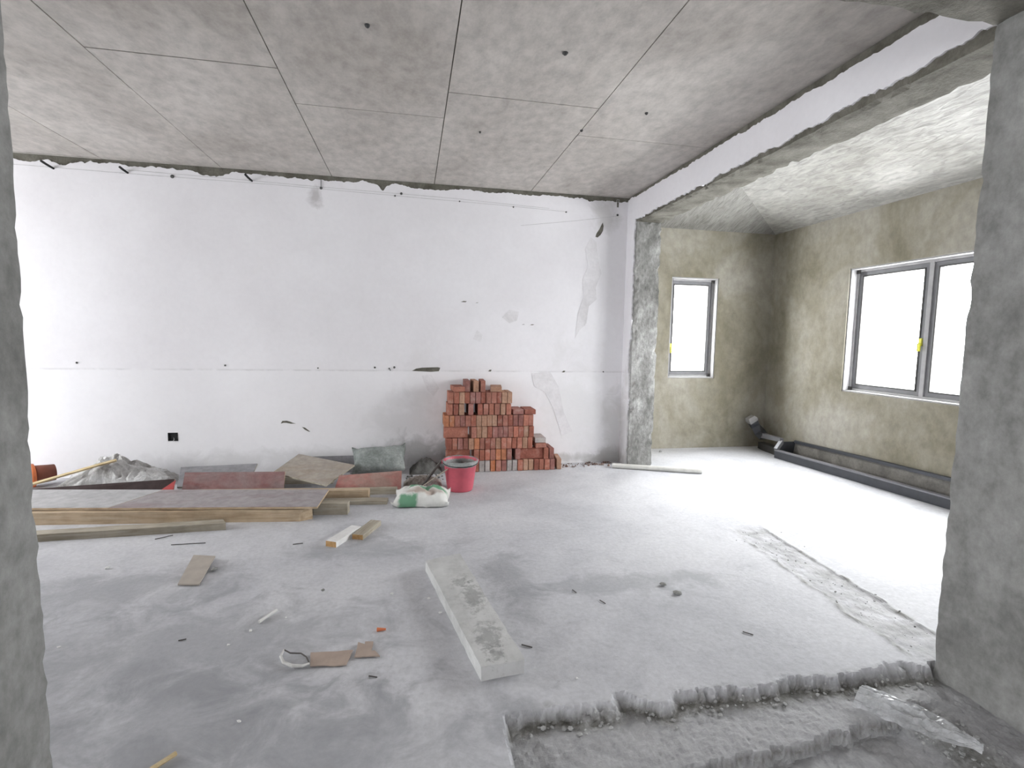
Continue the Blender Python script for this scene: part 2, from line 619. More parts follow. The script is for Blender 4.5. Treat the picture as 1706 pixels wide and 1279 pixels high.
# thin skim patches trowelled over the coat
patches = [
    [(1.72, 1.36), (1.74, 1.62), (1.80, 1.80), (1.78, 1.98), (1.84, 2.12), (1.80, 2.30), (1.86, 2.42), (1.92, 2.38), (1.95, 2.20), (1.99, 2.05), (1.93, 1.90), (1.95, 1.78), (1.86, 1.70), (1.84, 1.52), (1.76, 1.44)],
    [(.10, .95), (.20, .96), (.28, .82), (.22, .74), (.16, .80)],
    [(1.25, .98), (1.45, 1.0), (1.55, .84), (1.62, .55), (1.72, .35), (1.60, .30), (1.50, .60), (1.40, .78), (1.28, .84)],
    [(.92, 1.56), (1.0, 1.64), (1.10, 1.62), (1.08, 1.53), (1.0, 1.50)],
    [(.62, 1.33), (.66, 1.42), (.72, 1.38), (.70, 1.30)],
]
for i, pt in enumerate(patches):
    pts = []
    for a, b in zip(pt, pt[1:]+pt[:1]):
        pts += jag(a, b, .025, .008, i+20, (.7, .7))
    bm = bmesh.new()
    plate(bm, pts, [], mapY(D), -.0025, .001)
    link_mesh('skim_patch', bm, M['skim'], wall_back)

M['dark'] = mottled('dark_metal', (.02, .02, .022), (.035, .035, .036), (.05, .05, .05), 12, coord='obj', fine=.1)
M['pencil'] = mottled('chalk_grey', (.50, .49, .50), (.58, .57, .58), (.64, .63, .64), 8, fine=.1)
# iron pegs knocked into the wall under the ceiling, plug holes in two rows
for x, z, ln in ((-3.066, 2.752, .10), (-2.49, 2.758, .07), (-1.465, 2.765, .09)):
    bm = bmesh.new()
    tube(bm, [(x+.012, D+.01, z-.012), (x-.01, D-ln*.5, z+.006), (x-.022, D-ln, z+.02)], [.009, .010, .010], 8)
    link_mesh('iron_peg', bm, M['dark'], wall_back)
M['plug'] = mottled('plug_grey', (.05, .05, .05), (.09, .09, .09), (.14, .14, .14), 12, fine=.1)
for x, z, r in ((-2.124, 2.745, .017), (-.846, 2.735, .014), (-.16, 2.71, .009), (-.10, 2.735, .013), (.47, 2.70, .008), (1.02, 2.68, .008), (1.58, 2.665, .008), (2.149, 2.67, .012),
                (-2.965, 1.055, .009), (-1.735, 1.04, .009), (-.90, 1.02, .007), (-.36, 1.03, .010), (-.22, 1.02, .009), (-.17, 1.032, .012), (-.21, 1.005, .006), (2.05, 1.0, .008)):
    bm = bmesh.new()
    tube(bm, [(x, D+.008, z), (x, D-.004, z), (x, D-.010, z)], [r, r*.95, r*.5], 9)
    link_mesh('wall_plug', bm, M['plug'], wall_back)
bm = bmesh.new()
tube(bm, [(-.846, D-.006, 2.735), (-.845, D-.005, 2.81)], .003, 6)
link_mesh('wire_stub', bm, M['dark'], wall_back)
for pts in ([(-3.4, 2.755), (-2.3, 2.742), (-1.2, 2.735), (-.2, 2.712), (.9, 2.69), (1.6, 2.668)], [(1.1, 2.50), (1.7, 2.585), (2.15, 2.66)], [(-2.5, 2.775), (-1.6, 2.76), (-.6, 2.74), (.4, 2.725), (1.4, 2.69)]):
    bm = bmesh.new()
    tube(bm, [(x, D-.0005, z) for x, z in pts], .0022, 5)
    link_mesh('chalk_line', bm, M['pencil'], wall_back)

# recessed electrical box
M['black'] = mottled('black_plastic', (.012, .012, .014), (.018, .018, .02), (.03, .03, .03), 10, coord='obj', rough=.6, fine=.1)
sb = empty('socket_box', (-2.208, D, .322), 'small black recessed electrical box low in the white back wall', 'electrical box')
bm = bmesh.new()
plate(bm, rect(-.041, .041, .002, .078), [rect(-.034, .034, .009, .071)], lambda u, v, d: (u, d, v), -.004, .006)
box(bm, (0, .0066, .04), (.078, .0025, .074))
link_mesh('box_shell', bm, M['black'], sb)
bm = bmesh.new()
tube(bm, [(.006, .004, .03), (.012, -.006, .018), (.004, -.010, -.004)], .002, 6)
link_mesh('cable_end', bm, M['pencil'], sb)

# column and beam between main room and bay
column = struct(rough_box('concrete_column', (XR, YC, -.02), (XB, D+.10, HB+.02), M['col'], .045, .006, .016, 3))
bm = bmesh.new()
box(bm, ((XR+XB)/2, (D+.1+YA)/2, 1.6), (XB-XR, YA-D-.1, 3.4))
struct(link_mesh('wall_bay_left', bm, M['bay']))
beam = struct(rough_box('ceiling_beam', (XR, YN0+.02, HB), (XB, D+.09, 3.45), M['edge'], .05, .006, .016, 6))


def mapX(x):
    return lambda u, v, d: (x+d, u, v)


bm = bmesh.new()
lo = jag((YN1, HB+.035), (YC+.02, HB+.022), .012, .022, 41, (0, 1))
lo = [(y, z+.045*max(0, 1-(y-YN1)/1.2)*(.6+.4*noise.noise(Vector((y*9, 0, 0))))) for y, z in lo]
side = jag((YC+.025, HB+.03), (YC+.03, 0.05), .012, .018, 42, (1, 0))
side = [(y+(.03 if 1.0 < z < 1.35 else 0), z) for y, z in side]
top = jag((D, 2.825), (YN1, 2.795), .012, .018, 43, (0, 1))
plate(bm, lo+side+[(YC+.03, 0.0), (D, 0.0)]+top+[(YN1, 2.80)], [], mapX(XR), -.012, .004)
link_mesh('plaster_coat', bm, M['white'], beam)

# bay walls
W2h = W2
bm = bmesh.new()
plate(bm, rect(XR, XA+T, 0, 3.6), [rect(*W1)], mapY(YA), 0, T)
wall_bay_back = struct(link_mesh('wall_bay_back', bm, M['bay']))
bm = bmesh.new()
plate(bm, rect(YN0, YA+T, 0, 3.6), [rect(*W2)], mapX(XA), 0, T)
wall_bay_right = struct(link_mesh('wall_bay_right', bm, M['bay']))
# sloped bay ceiling: two planes meeting in a hip
KX, KY = .30, .41
hx = XR-.05
rise = (XA-hx)*KX
sy = rise/KY
P = lambda x, y, z: (x, y, z)
bm = bmesh.new()
a = [P(XA+.1, YA+.1/KY*KX, HA-.1*KX), P(hx, YA-sy, HA+rise), P(hx, YN0, HA+rise), P(XA+.1, YN0, HA-.1*KX)]
hexa(bm, a+[(x, y, z+.15) for x, y, z in a])
struct(link_mesh('ceiling_bay_side', bm, M['slopeR']))
bm = bmesh.new()
b_ = [P(XA+.1, YA+.1/KY*KX, HA-.1*KX), P(hx, YA+.1/KY*KX, HA-.1*KX), P(hx, YA-sy, HA+rise)]
v = [bm.verts.new(q) for q in b_] + [bm.verts.new((q[0], q[1], q[2]+.15)) for q in b_]
for f in ((0, 1, 2), (3, 4, 5), (0, 1, 4, 3), (1, 2, 5, 4), (2, 0, 3, 5)):
    bm.faces.new([v[i] for i in f])
struct(link_mesh('ceiling_bay_end', bm, M['slopeB']))

# near wall with the opening we look through
struct(rough_box('wall_near_left', (XL, YN0, -.02), (XNL, YN1, H+.05), M['jamb'], .035, .003, .007, 8))
struct(rough_box('wall_near_right', (XNR, YN0, -.06), (XA+.02, YN1, 3.5), M['jamb'], .035, .003, .006, 9))
struct(rough_box('beam_near', (XNL-.05, YN0, 2.575), (XNR+.05, YN1, H+.05), M['edge'], .06, .006, .014, 10))

# left wall of the main room and the room behind the camera
bm = bmesh.new()
plate(bm, rect(YREAR, D+.2, 0, 3.2), [rect(*W3), rect(*W5_ADDED)], mapX(XL), 0, -T)
struct(link_mesh('wall_left', bm, M['skim']))
bm = bmesh.new()
plate(bm, rect(XL, XA, 0, 3.2), [rect(*W4_ADDED)], mapY(YREAR), 0, -T)
struct(link_mesh('wall_rear', bm, M['skim']))
bm = bmesh.new()
box(bm, (XA+T/2, (YREAR+YN0)/2, 1.6), (T, YN0-YREAR, 3.2))
struct(link_mesh('wall_rear_right', bm, M['skim']))

# main ceiling: cast slab showing the imprint of the shuttering sheets
bm = bmesh.new()
box(bm, ((XL+XR)/2, (YREAR+D+.1)/2, H+.116), (XR-XL+.04, D+.1-YREAR+.2, .2))
box(bm, ((XR+XA)/2, (YREAR+YN0)/2, H+.116), (XA-XR+.1, YN0-YREAR+.1, .2))
ceiling = struct(link_mesh('ceiling', bm, M['edge']))
cols = [(XL, -5.56, 3.5), (-5.56, -4.6, 3.4), (-4.6, -3.64, 3.3), (-3.64, -2.68, 3.45), (-2.68, -1.712, 3.74), (-1.712, -.748, 3.276), (-.748, .22, 3.73), (.22, 1.2, 3.34), (1.2, XR, 3.80)]
rng = random.Random(11)
for x0, x1, yj in cols:
    cuts = sorted({YN1} | {yj+k*1.83 for k in range(-3, 3) if YN1+.05 < yj+k*1.83 < D} | {D+.005})
    for y0, y1 in zip(cuts, cuts[1:]):
        dz = rng.uniform(0, .0025)
        g = .0030
        bm = bmesh.new()
        x1_ = x1-g if x1 < XR else XR+.0
        box(bm, ((x0+g+x1_)/2, (y0+y1)/2, H+.017+dz/2), (x1_-x0-g, y1-y0-2*g, .034-dz))
        link_mesh('ceiling_panel', bm, M['ceil'], ceiling)
bm = bmesh.new()
box(bm, ((XL+XA)/2, (YREAR+YN0)/2, H+.016), (XA-XL, YN0-YREAR, .032))
link_mesh('ceiling_panel', bm, M['ceil'], ceiling)
for x, y, r in ((-.212, 2.736, .014), (.792, 2.754, .017), (1.524, 3.327, .012), (1.2, 3.7, .012), (.49, 3.9, .009)):
    bm = bmesh.new()
    tube(bm, [(x, y, H+.006), (x, y, H-.004), (x+.002, y, H-.012)], [r, r*.9, r*.4], 9)
    link_mesh('fixing_hole', bm, M['plug'], ceiling)

# ------------------------------------------------------------------ windows
def simple(name, col, rough=.5, spec=.5, metallic=0., bump=0.0):
    t = NT(name)
    f = t.noise(t.objc(), 14, 5, .6)
    c = t.mix(1.0, (*col, 1), t.ramp(f, [(.3, .86), (.7, 1.06)]), 'MULTIPLY')
    return t.finish(c, rough, f if bump else None, bump, .004, spec, metallic)


M['alu'] = simple('window_aluminium', (.17, .17, .18), .45, .5)
M['aluw'] = simple('window_film_white', (.36, .355, .36), .5, .4)
M['gasket'] = simple('dark_gasket', (.05, .048, .046), .6)
M['yellow'] = simple('yellow_handle', (.75, .72, .08), .45)
t = NT('window_glass')
gl = t.n('ShaderNodeBsdfGlossy')
gl.inputs['Roughness'].default_value = .02
tr = t.n('ShaderNodeBsdfTransparent')
tr.inputs['Color'].default_value = (.95, .97, .96, 1)
mx = t.n('ShaderNodeMixShader')
mx.inputs[0].default_value = .05
t.l(tr.outputs[0], mx.inputs[1])
t.l(gl.outputs[0], mx.inputs[2])
t.l(mx.outputs[0], t.out.inputs[0])
M['glass'] = t.m


def ring(bm, u0, u1, v0, v1, w, fn, d0, d1):
    plate(bm, rect(u0, u1, v0, v1), [rect(u0+w, u1-w, v0+w, v1-w)], fn, d0, d1)


def window(name, label, W, fn, div, handle, mat_inner=None):
    """W = u0,u1,v0,v1 in wall plane; fn(u,v,d) with d outward from the inner wall face"""
    u0, u1, v0, v1 = W
    e = .002
    bm = bmesh.new()
    ring(bm, u0+e, u1-e, v0+e, v1-e, .035, fn, .085, .16)
    root = struct(link_mesh(name, bm, M['aluw']))
    root['label'] = label
    # white strip bedded round the reveal
    bm = bmesh.new()
    ring(bm, u0+e, u1-e, v0+e, v1-e, .014, fn, .012, .084)
    link_mesh('reveal_strip', bm, M['aluw'], root)
    edges_ = [u0+.037] + [x for x in div] + [u1-.037]
    for i, (a, b) in enumerate(zip(edges_, edges_[1:])):
        a2 = a + (.020 if i else 0)
        b2 = b - (.020 if i < len(edges_)-2 else 0)
        bm = bmesh.new()
        ring(bm, a2+.002, b2-.002, v0+.039, v1-.039, .040, fn, .098, .140)
        sash = link_mesh('sash', bm, M['alu'], root)
        bm = bmesh.new()
        ring(bm, a2+.040, b2-.040, v0+.077, v1-.077, .012, fn, .092, .138)
        link_mesh('gasket', bm, M['gasket'], sash)
        bm = bmesh.new()
        plate(bm, rect(a2+.044, b2-.044, v0+.081, v1-.081), [], fn, .116, .121)
        link_mesh('glass_pane', bm, M['glass'], sash)
        if handle[0] == i:
            hu = (b2-.028) if handle[1] > 0 else (a2+.028)
            hv = handle[2]
            bm = bmesh.new()
            plate(bm, rect(hu-.013, hu+.013, hv-.035, hv+.035), [], fn, .082, .0985)
            plate(bm, rect(hu-.010 - (.03 if handle[1] > 0 else 0), hu+.010, hv-.085, hv-.01), [], fn, .062, .083)
            link_mesh('handle', bm, M['yellow'], sash)
    for x in div:
        bm = bmesh.new()
        plate(bm, rect(x-.020, x+.020, v0+.037, v1-.037), [], fn, .086, .155)
        link_mesh('mullion', bm, M['aluw'], root)
    for a in (u0+.002, u1-.054):
        for b in (v0+.002, v1-.054):
            bm = bmesh.new()
            plate(bm, rect(a, a+.052, b, b+.052), [], fn, .072, .0845)
            link_mesh('corner_block', bm, M['gasket'], root)
    return root


window('window_1', 'narrow white-framed casement window in the back wall of the bay', W1, mapY(YA), [], (0, -1, 1.28))
window('window_2', 'wide window with yellow latch in the right bay wall', W2, mapX(XA), [3.16, 3.90], (2, -1, 1.38))
window('window_3', 'two-pane window in the left wall of the main room', W3, lambda u, v, d: (XL-d, u, v), [3.6], (0, 1, 1.4))
window('window_4_added', 'unseen window added for light in the wall behind the viewer', W4_ADDED, lambda u, v, d: (u, YREAR-d, v), [], (0, 1, 1.5))

window('window_5_added', 'unseen window added to light the room behind the viewer from the left', W5_ADDED, lambda u, v, d: (XL-d, u, v), [-2.0], (0, 1, 1.4))

# ================================================================== things
UPR = Matrix.Rotation


def wood(name, c0, c1, c2, grain=(1, 14, 14), rough=.7):
    t = NT(name)
    v = t.scale(t.objc(), grain)
    g = t.noise(v, 3.2, 6, .65, .6)
    col = t.ramp(g, [(.32, c0), (.5, c1), (.68, c2)])
    f = t.noise(t.objc(), 9, 6, .6)
    col = t.mix(.8, col, t.ramp(f, [(.3, .78), (.65, 1.08)]), 'MULTIPLY')
    return t.finish(col, rough, g, .25, .004, .3)


M['pine'] = wood('pine_timber', (.36, .26, .165), (.47, .36, .245), (.55, .44, .32))
M['oldpine'] = wood('weathered_timber', (.27, .235, .18), (.37, .33, .265), (.45, .41, .345))
M['bamboo'] = wood('pale_batten', (.45, .34, .18), (.56, .44, .26), (.62, .51, .33))
M['osb'] = wood('cut_end_brown', (.33, .19, .075), (.44, .26, .11), (.52, .33, .16), (10, 10, 10))
M['wpaint'] = simple('white_paint', (.74, .73, .72), .6, .3, 0, .1)


def ply(name, face, dust, amt=.5, sc=2.2):
    t = NT(name)
    v = t.objc()
    g = t.noise(t.scale(v, (1, 3, 3)), sc, 7, .65, .5)
    f = t.noise(v, 16, 6, .7)
    k = t.mr(g, .5-amt*.35, .75-amt*.35)
    col = t.mix(k, face, dust)
    col = t.mix(.8, col, t.ramp(f, [(.3, .72), (.65, 1.12)]), 'MULTIPLY')
    return t.finish(col, .75, f, .25, .004, .3)


GREYD = (.35, .32, .325)
M['plyred'] = ply('red_film_plywood', (.24, .105, .10), (.30, .22, .215), .45)
M['plypurple'] = ply('dusty_purple_plywood', (.235, .165, .165), GREYD, .75)
M['plygrey'] = ply('cement_dusted_plywood', (.30, .29, .295), (.44, .435, .44), .8)
M['plytan'] = ply('mortar_smeared_plywood', (.32, .26, .20), (.38, .34, .30), .6)
M['plydark'] = ply('dark_plywood', (.045, .028, .028), (.07, .05, .05), .3)
M['plyblue'] = ply('slate_grey_plywood', (.19, .185, .20), (.27, .265, .28), .6)
M['redpaint'] = ply('red_painted_board', (.42, .09, .09), (.40, .26, .225), .62)
M['redscrap'] = ply('red_scrap_paint', (.48, .06, .065), (.45, .14, .13), .2)


def board(name, pts, th, mat, label, cat, group=None, seed=0, edge_mat=None):
    """sheet with corners pts (>=3, planar-ish, world) and thickness th (downwards along the normal)"""
    p = [Vector(q) for q in pts]
    nrm = (p[1]-p[0]).cross(p[2]-p[0]).normalized()
    if nrm.z < 0:
        nrm = -nrm
    low = min((q - nrm*th).z for q in p)
    c = sum(p, Vector())/len(p)
    org = Vector((c.x, c.y, low))
    bm = bmesh.new()
    a = [bm.verts.new(q-org) for q in p]
    b = [bm.verts.new(q-nrm*th-org) for q in p]
    n = len(p)
    bm.faces.new(a)
    bm.faces.new(b[::-1])
    sides = [bm.faces.new((a[i], a[(i+1) % n], b[(i+1) % n], b[i])) for i in range(n)]
    if edge_mat:
        for s in sides:
            s.material_index = 1
    o = link_mesh(name, bm, mat, loc=org)
    if edge_mat:
        o.data.materials.append(edge_mat)
    return tag(o, label, cat, group)


def timber(name, p0, p1, w, h, mat, label, cat, group=None, cut0=0, cut1=0, end_mat=None, z0=0.0, z1=None):
    """squared timber from p0 to p1 (2D base centre line), width w, height h; cut = end skew in plan"""
    a, b = Vector(p0), Vector(p1)
    d = (b-a).normalized()
    s = Vector((-d.y, d.x))
    z1 = z0 if z1 is None else z1
    org = Vector(((a.x+b.x)/2, (a.y+b.y)/2, min(z0, z1)))
    ang = math.atan2(d.y, d.x)
    L = (b-a).length
    bm = bmesh.new()
    n = max(2, int(L/.15))
    rings = []
    rg = random.Random(name+label)
    for i in range(n+1):
        t = i/n
        x = -L/2+L*t
        zz = (z0+(z1-z0)*t)-org.z
        cs = cut0*(1-t)**8 if i == 0 else (cut1 if i == n else 0)
        j = [rg.uniform(-.002, .002) for _ in range(4)]
        rings.append([bm.verts.new((x-cs, -w/2+j[0], zz)), bm.verts.new((x+cs, w/2+j[1], zz)),
                      bm.verts.new((x+cs, w/2+j[2], zz+h+j[3])), bm.verts.new((x-cs, -w/2+j[0], zz+h+j[3]))])
    for r0, r1 in zip(rings, rings[1:]):
        for k in range(4):
            bm.faces.new((r0[k], r0[(k+1) % 4], r1[(k+1) % 4], r1[k]))
    f0 = bm.faces.new(rings[0])
    f1 = bm.faces.new(rings[-1][::-1])
    if end_mat:
        f0.material_index = f1.material_index = 1
    bmesh.ops.bevel(bm, geom=[e for e in bm.edges if e.calc_face_angle(0) > .8], offset=min(w, h)*.05, segments=1, affect='EDGES')
    o = link_mesh(name, bm, mat, loc=org)
    o.rotation_euler = (0, 0, ang)
    if end_mat:
        o.data.materials.append(end_mat)
    return tag(o, label, cat, group)


# ---------------------------------------------------------------- brick stack
t = NT('clay_brick')
oi = t.n('ShaderNodeObjectInfo')
v = t.objc()
mv = t.n('ShaderNodeVectorMath', operation='ADD')
t.l(v, mv.inputs[0])
rv = t.n('ShaderNodeCombineXYZ')
rr = t.math('MULTIPLY', oi.outputs['Random'], 40.0)
t.l(rr, rv.inputs[0])
t.l(rr, rv.inputs[1])
t.l(rv.outputs[0], mv.inputs[1])
n1 = t.noise(mv.outputs[0], 9, 6, .65)
n2 = t.noise(mv.outputs[0], 60, 5, .7)
col = t.mix(1.0, oi.outputs['Color'], t.ramp(n1, [(.3, .68), (.65, 1.15)]), 'MULTIPLY')
col = t.mix(.7, col, t.ramp(n2, [(.3, .7), (.65, 1.1)]), 'MULTIPLY')
dust = t.mr(n1, .54, .74, 0, .55)
col = t.mix(dust, col, (.42, .36, .32))
M['brick'] = t.finish(col, .92, n2, .5, .004, .2)

BL, BWd, BH = .240, .115, .053
RED = [(.36, .135, .095), (.40, .155, .11), (.31, .115, .085), (.43, .18, .13), (.34, .15, .115), (.38, .17, .13)]
ORANGE = [(.52, .19, .09), (.48, .20, .11)]
TAN = [(.45, .27, .19), (.42, .24, .165)]
MAUVE = [(.30, .135, .115), (.32, .15, .13)]
GREY = [(.40, .36, .345), (.43, .39, .375)]


def brick_mesh():
    bm = bmesh.new()
    box(bm, (0, 0, BWd/2), (BH-.0015, BL, BWd-.0015))
    for vtx in bm.verts:
        vtx.co.z += .0004
    bevel(bm, .0035, 1)
    me = bpy.data.meshes.new('brick')
    bmesh.ops.recalc_face_normals(bm, faces=bm.faces)
    bm.to_mesh(me)
    bm.free()
    me.materials.append(M['brick'])
    return me


BRICK = brick_mesh()
brng = random.Random(21)
ORD = ['first', 'second', 'third', 'fourth', 'fifth', 'sixth', 'seventh', 'eighth', 'ninth', 'tenth', 'eleventh', 'twelfth', 'thirteenth', 'fourteenth', 'fifteenth', 'sixteenth', 'seventeenth', 'eighteenth']
CNAME = {'r': 'red', 'o': 'orange', 't': 'tan', 'm': 'mauve', 'g': 'grey'}
PAL = {'r': RED, 'o': ORANGE, 't': TAN, 'm': MAUVE, 'g': GREY}
YF = D - .010   # plaster face


def put_brick(x, y, z, c, pose, label, rz=0.0):
    """pose e = on edge, end to the viewer; s = on edge, long side to the viewer; f = flat, end to viewer; l = flat, long side"""
    o = bpy.data.objects.new('brick', BRICK)
    COL.objects.link(o)
    o.location = (x, y, z)
    if pose == 'e':
        o.rotation_euler = (0, 0, rz)
    elif pose == 's':
        o.rotation_euler = (0, 0, PI/2+rz)
    elif pose == 'f':
        o.rotation_euler = (0, PI/2, rz)
        o.location = (x-BWd/2*math.cos(rz), y-BWd/2*math.sin(rz), z+BH/2)
    elif pose == 'l':
        o.rotation_euler = (0, PI/2, PI/2+rz)
        o.location = (x+BWd/2*math.sin(rz), y-BWd/2*math.cos(rz), z+BH/2)
    k = PAL[c][brng.randrange(len(PAL[c]))]
    f = brng.uniform(.88, 1.12)
    o.scale = (brng.uniform(.93, 1.0), 1, brng.uniform(.97, 1.0))
    o.color = (k[0]*f, k[1]*f, k[2]*f, 1)
    tag(o, label, 'brick', 'bricks stacked against the white wall')
    return o


# each row: left x, then a string: letter = end-on brick of that colour, capital = long side to the viewer, _ = gap
# digits after '_' ignored; rows listed from the floor up
ROWS = [
    (.330, 'rrrrmrggormggrttrrrm'),
    (.335, 'R_rrrroom_mRrm'),
    (.340, 'rrmrtorrrtrrrrtr'),
    (.312, 'R_rttrmmmrrrtr'),
    (.312, 'oormrrttttrrrmmrr'),
    (.345, 'rrt_m_rrrrtr'),
    (.355, 'rrtrmmrrrrtt'),
]
XEND = [1.455, 1.445, 1.215, 1.222, 1.200, .985, .985]
for ri, ((x0, pat), xe) in enumerate(zip(ROWS, XEND)):
    z = ri*(BWd+.0006)
    total = sum(BL+.002 if c.isupper() else (.030 if c == '_' else BH) for c in pat)
    n = len([c for c in pat])
    slack = (xe-x0-total)/max(1, n-1)
    x = x0
    k = 0
    nb = len([c for c in pat if c != '_'])
    for c in pat:
        if c == '_':
            x += .030+slack
            continue
        wdt = BL+.002 if c.isupper() else BH
        cx = x+wdt/2
        x += wdt+max(slack, .0004)
        cc = c.lower()
        rowtxt = 'bottom row' if ri == 0 else ORD[ri]+' row up'
        place = ORD[k] if k < len(ORD) else 'second last' if k == nb-2 else 'last'
        if k == nb-1:
            place = 'last'
        if c.isupper():
            put_brick(cx, YF-.25+BWd/2-.008, z, cc, 's', f'{CNAME[cc]} brick lengthwise in the brick stack, {rowtxt}, {place} from left', 0)
        else:
            put_brick(cx, YF-BL/2-.008-brng.uniform(.0, .012), z, cc, 'e', f'{CNAME[cc]} brick end-on in the brick stack, {rowtxt}, {place} from left', 0)
        k += 1
zt = 7*(BWd+.0006)
yb = YF-BL/2-.01
put_brick(.455, yb, zt, 'r', 'f', 'red brick lying flat at the left of the brick stack top', .08)
put_brick(.545, yb+.004, zt, 'm', 'e', 'mauve brick on edge left of the two highest bricks', .0)
put_brick(.622, yb-.01, zt, 't', 'e', 'tan brick on edge, left one of the two highest on the stack', .04)
put_brick(.700, yb-.008, zt, 'r', 'e', 'red brick on edge, right one of the two highest on the stack', -.04)
put_brick(.845, yb-.004, zt, 't', 'f', 'tan brick lying flat on the right of the brick stack top', -.14)
z5 = 5*(BWd+.0006)
put_brick(1.058, yb+.005, z5, 'm', 'f', 'mauve brick lying flat on the lower shoulder beside the tall part', .04)
put_brick(1.185, yb, z5, 'r', 'f', 'red brick lying flat on the shoulder end of the brick stack', .0)
z2 = 2*(BWd+.0006)
put_brick(1.300, yb-.004, z2, 'r', 'f', 'red flat brick under the pale block on the stack right step', .03)
put_brick(1.300, yb+.0, z2+BH+.0004, 'g', 'f', 'grey flat brick topping the right step of the brick stack', -.02)
put_brick(1.515, yb+.0, 0, 't', 'e', 'pale dusty brick at the right foot of the stack', -.12)

# ---------------------------------------------------------------- pink mortar bucket
M['pink'] = simple('pink_plastic', (.52, .10, .135), .45, .4, 0, .05)
M['mortar'] = mottled('dried_mortar', (.20, .21, .205), (.31, .32, .315), (.40, .41, .405), 9, coord='obj', bump=.8, bscale=40, bdist=.01)
bk = empty('bucket', (.425, 4.49, 0), 'pink plastic mortar bucket crusted with grey in front of the bricks', 'bucket')
bm = bmesh.new()
lathe(bm, [(.0, .006), (.100, .006), (.108, .0), (.112, .008), (.118, .04), (.145, .245), (.150, .250), (.156, .256), (.156, .268), (.149, .270), (.142, .262), (.138, .235), (.112, .02), (.0, .02)], 36)
link_mesh('bucket_body', bm, M['pink'], bk, smooth=True)
bm = bmesh.new()
rg = lathe(bm, [(.118, .130), (.1345, .225), (.1405, .250), (.1465, .268), (.1530, .2735), (.1585, .266), (.1580, .244), (.1495, .232), (.1462, .226)], 40)
for ring_ in rg:
    for q in ring_:
        nz = noise.noise(q.co*25)
        q.co.z += nz*.008 if q.co.z < .25 else nz*.003
link_mesh('mortar_crust', bm, M['mortar'], bk, smooth=True)
bm = bmesh.new()
rg = lathe(bm, [(.001, .215), (.03, .217), (.06, .213), (.09, .207), (.12, .203), (.1335, .200)], 28)
for ring_ in rg:
    for q in ring_:
        q.co.z += .045*max(0, noise.noise(q.co*16+Vector((2, 1, 0)))) if q.co.length else 0
link_mesh('mortar_fill', bm, M['mortar'], bk, smooth=True)
bm = bmesh.new()
pts = [(-.158, .0, .255)]
for i in range(1, 12):
    a = PI*i/12
    pts.append((-.158*math.cos(a), -.165*math.sin(a)*.95, .255-.02*math.sin(a)))
pts.append((.158, 0, .255))
tube(bm, pts, .004, 6)
link_mesh('wire_handle', bm, M['dark'], bk, smooth=True)
for sx in (-1, 1):
    bm = bmesh.new()
    box(bm, (sx*.160, 0, .252), (.012, .034, .030))
    bevel(bm, .003)
    link_mesh('handle_lug', bm, M['pink'], bk)
# tool handles leaning on the bucket
M['iron'] = simple('rusty_dark_iron', (.10, .09, .085), .7, .4, .3)


def rod(name, p0, p1, r, mat, label, cat, taper=1.0, seg=10, group=None):
    p0, p1 = Vector(p0), Vector(p1)
    bm = bmesh.new()
    n = 6
    dv = p1-p0
    tube(bm, [dv*(i/n)+Vector((noise.noise(p0+dv*i)*.3*r, 0, noise.noise(p1-dv*i)*.3*r)) for i in range(n+1)], [r*(1+(taper-1)*i/n) for i in range(n+1)], seg)
    o = link_mesh(name, bm, mat, loc=p0, smooth=False)
    return tag(o, label, cat, group)


rod('tool_handle', (.075, 4.50, .012), (.258, 4.49, .262), .012, M['iron'], 'dark thin tool handle leaning steeply on the bucket rim', 'tool handle')
bm = bmesh.new()
la, lb = Vector((0, 0, .006)), Vector((.285, -.03, .205))
sd_ = Vector((.1, 1, 0)).normalized()*.014
up_ = Vector((-.5, 0, .8)).normalized()*.005
hexa(bm, [la-sd_, lb-sd_, lb+sd_, la+sd_, la-sd_+up_, lb-sd_+up_, lb+sd_+up_, la+sd_+up_])
tag(link_mesh('wood_lath', bm, M['oldpine'], loc=(.025, 4.44, 0)), 'flat grey lath propped low against the front of the pink bucket', 'lath')

def crumple(bm, sx, sy, fnz, nx, ny):
    g = []
    for j in range(ny+1):
        row = []
        for i in range(nx+1):
            u, w = -1+2*i/nx, -1+2*j/ny
            row.append(bm.verts.new(fnz(u, w)))
        g.append(row)
    for j in range(ny):
        for i in range(nx):
            bm.faces.new((g[j][i], g[j][i+1], g[j+1][i+1], g[j+1][i]))


def ridged(p):
    return 1-abs(noise.noise(p))*2


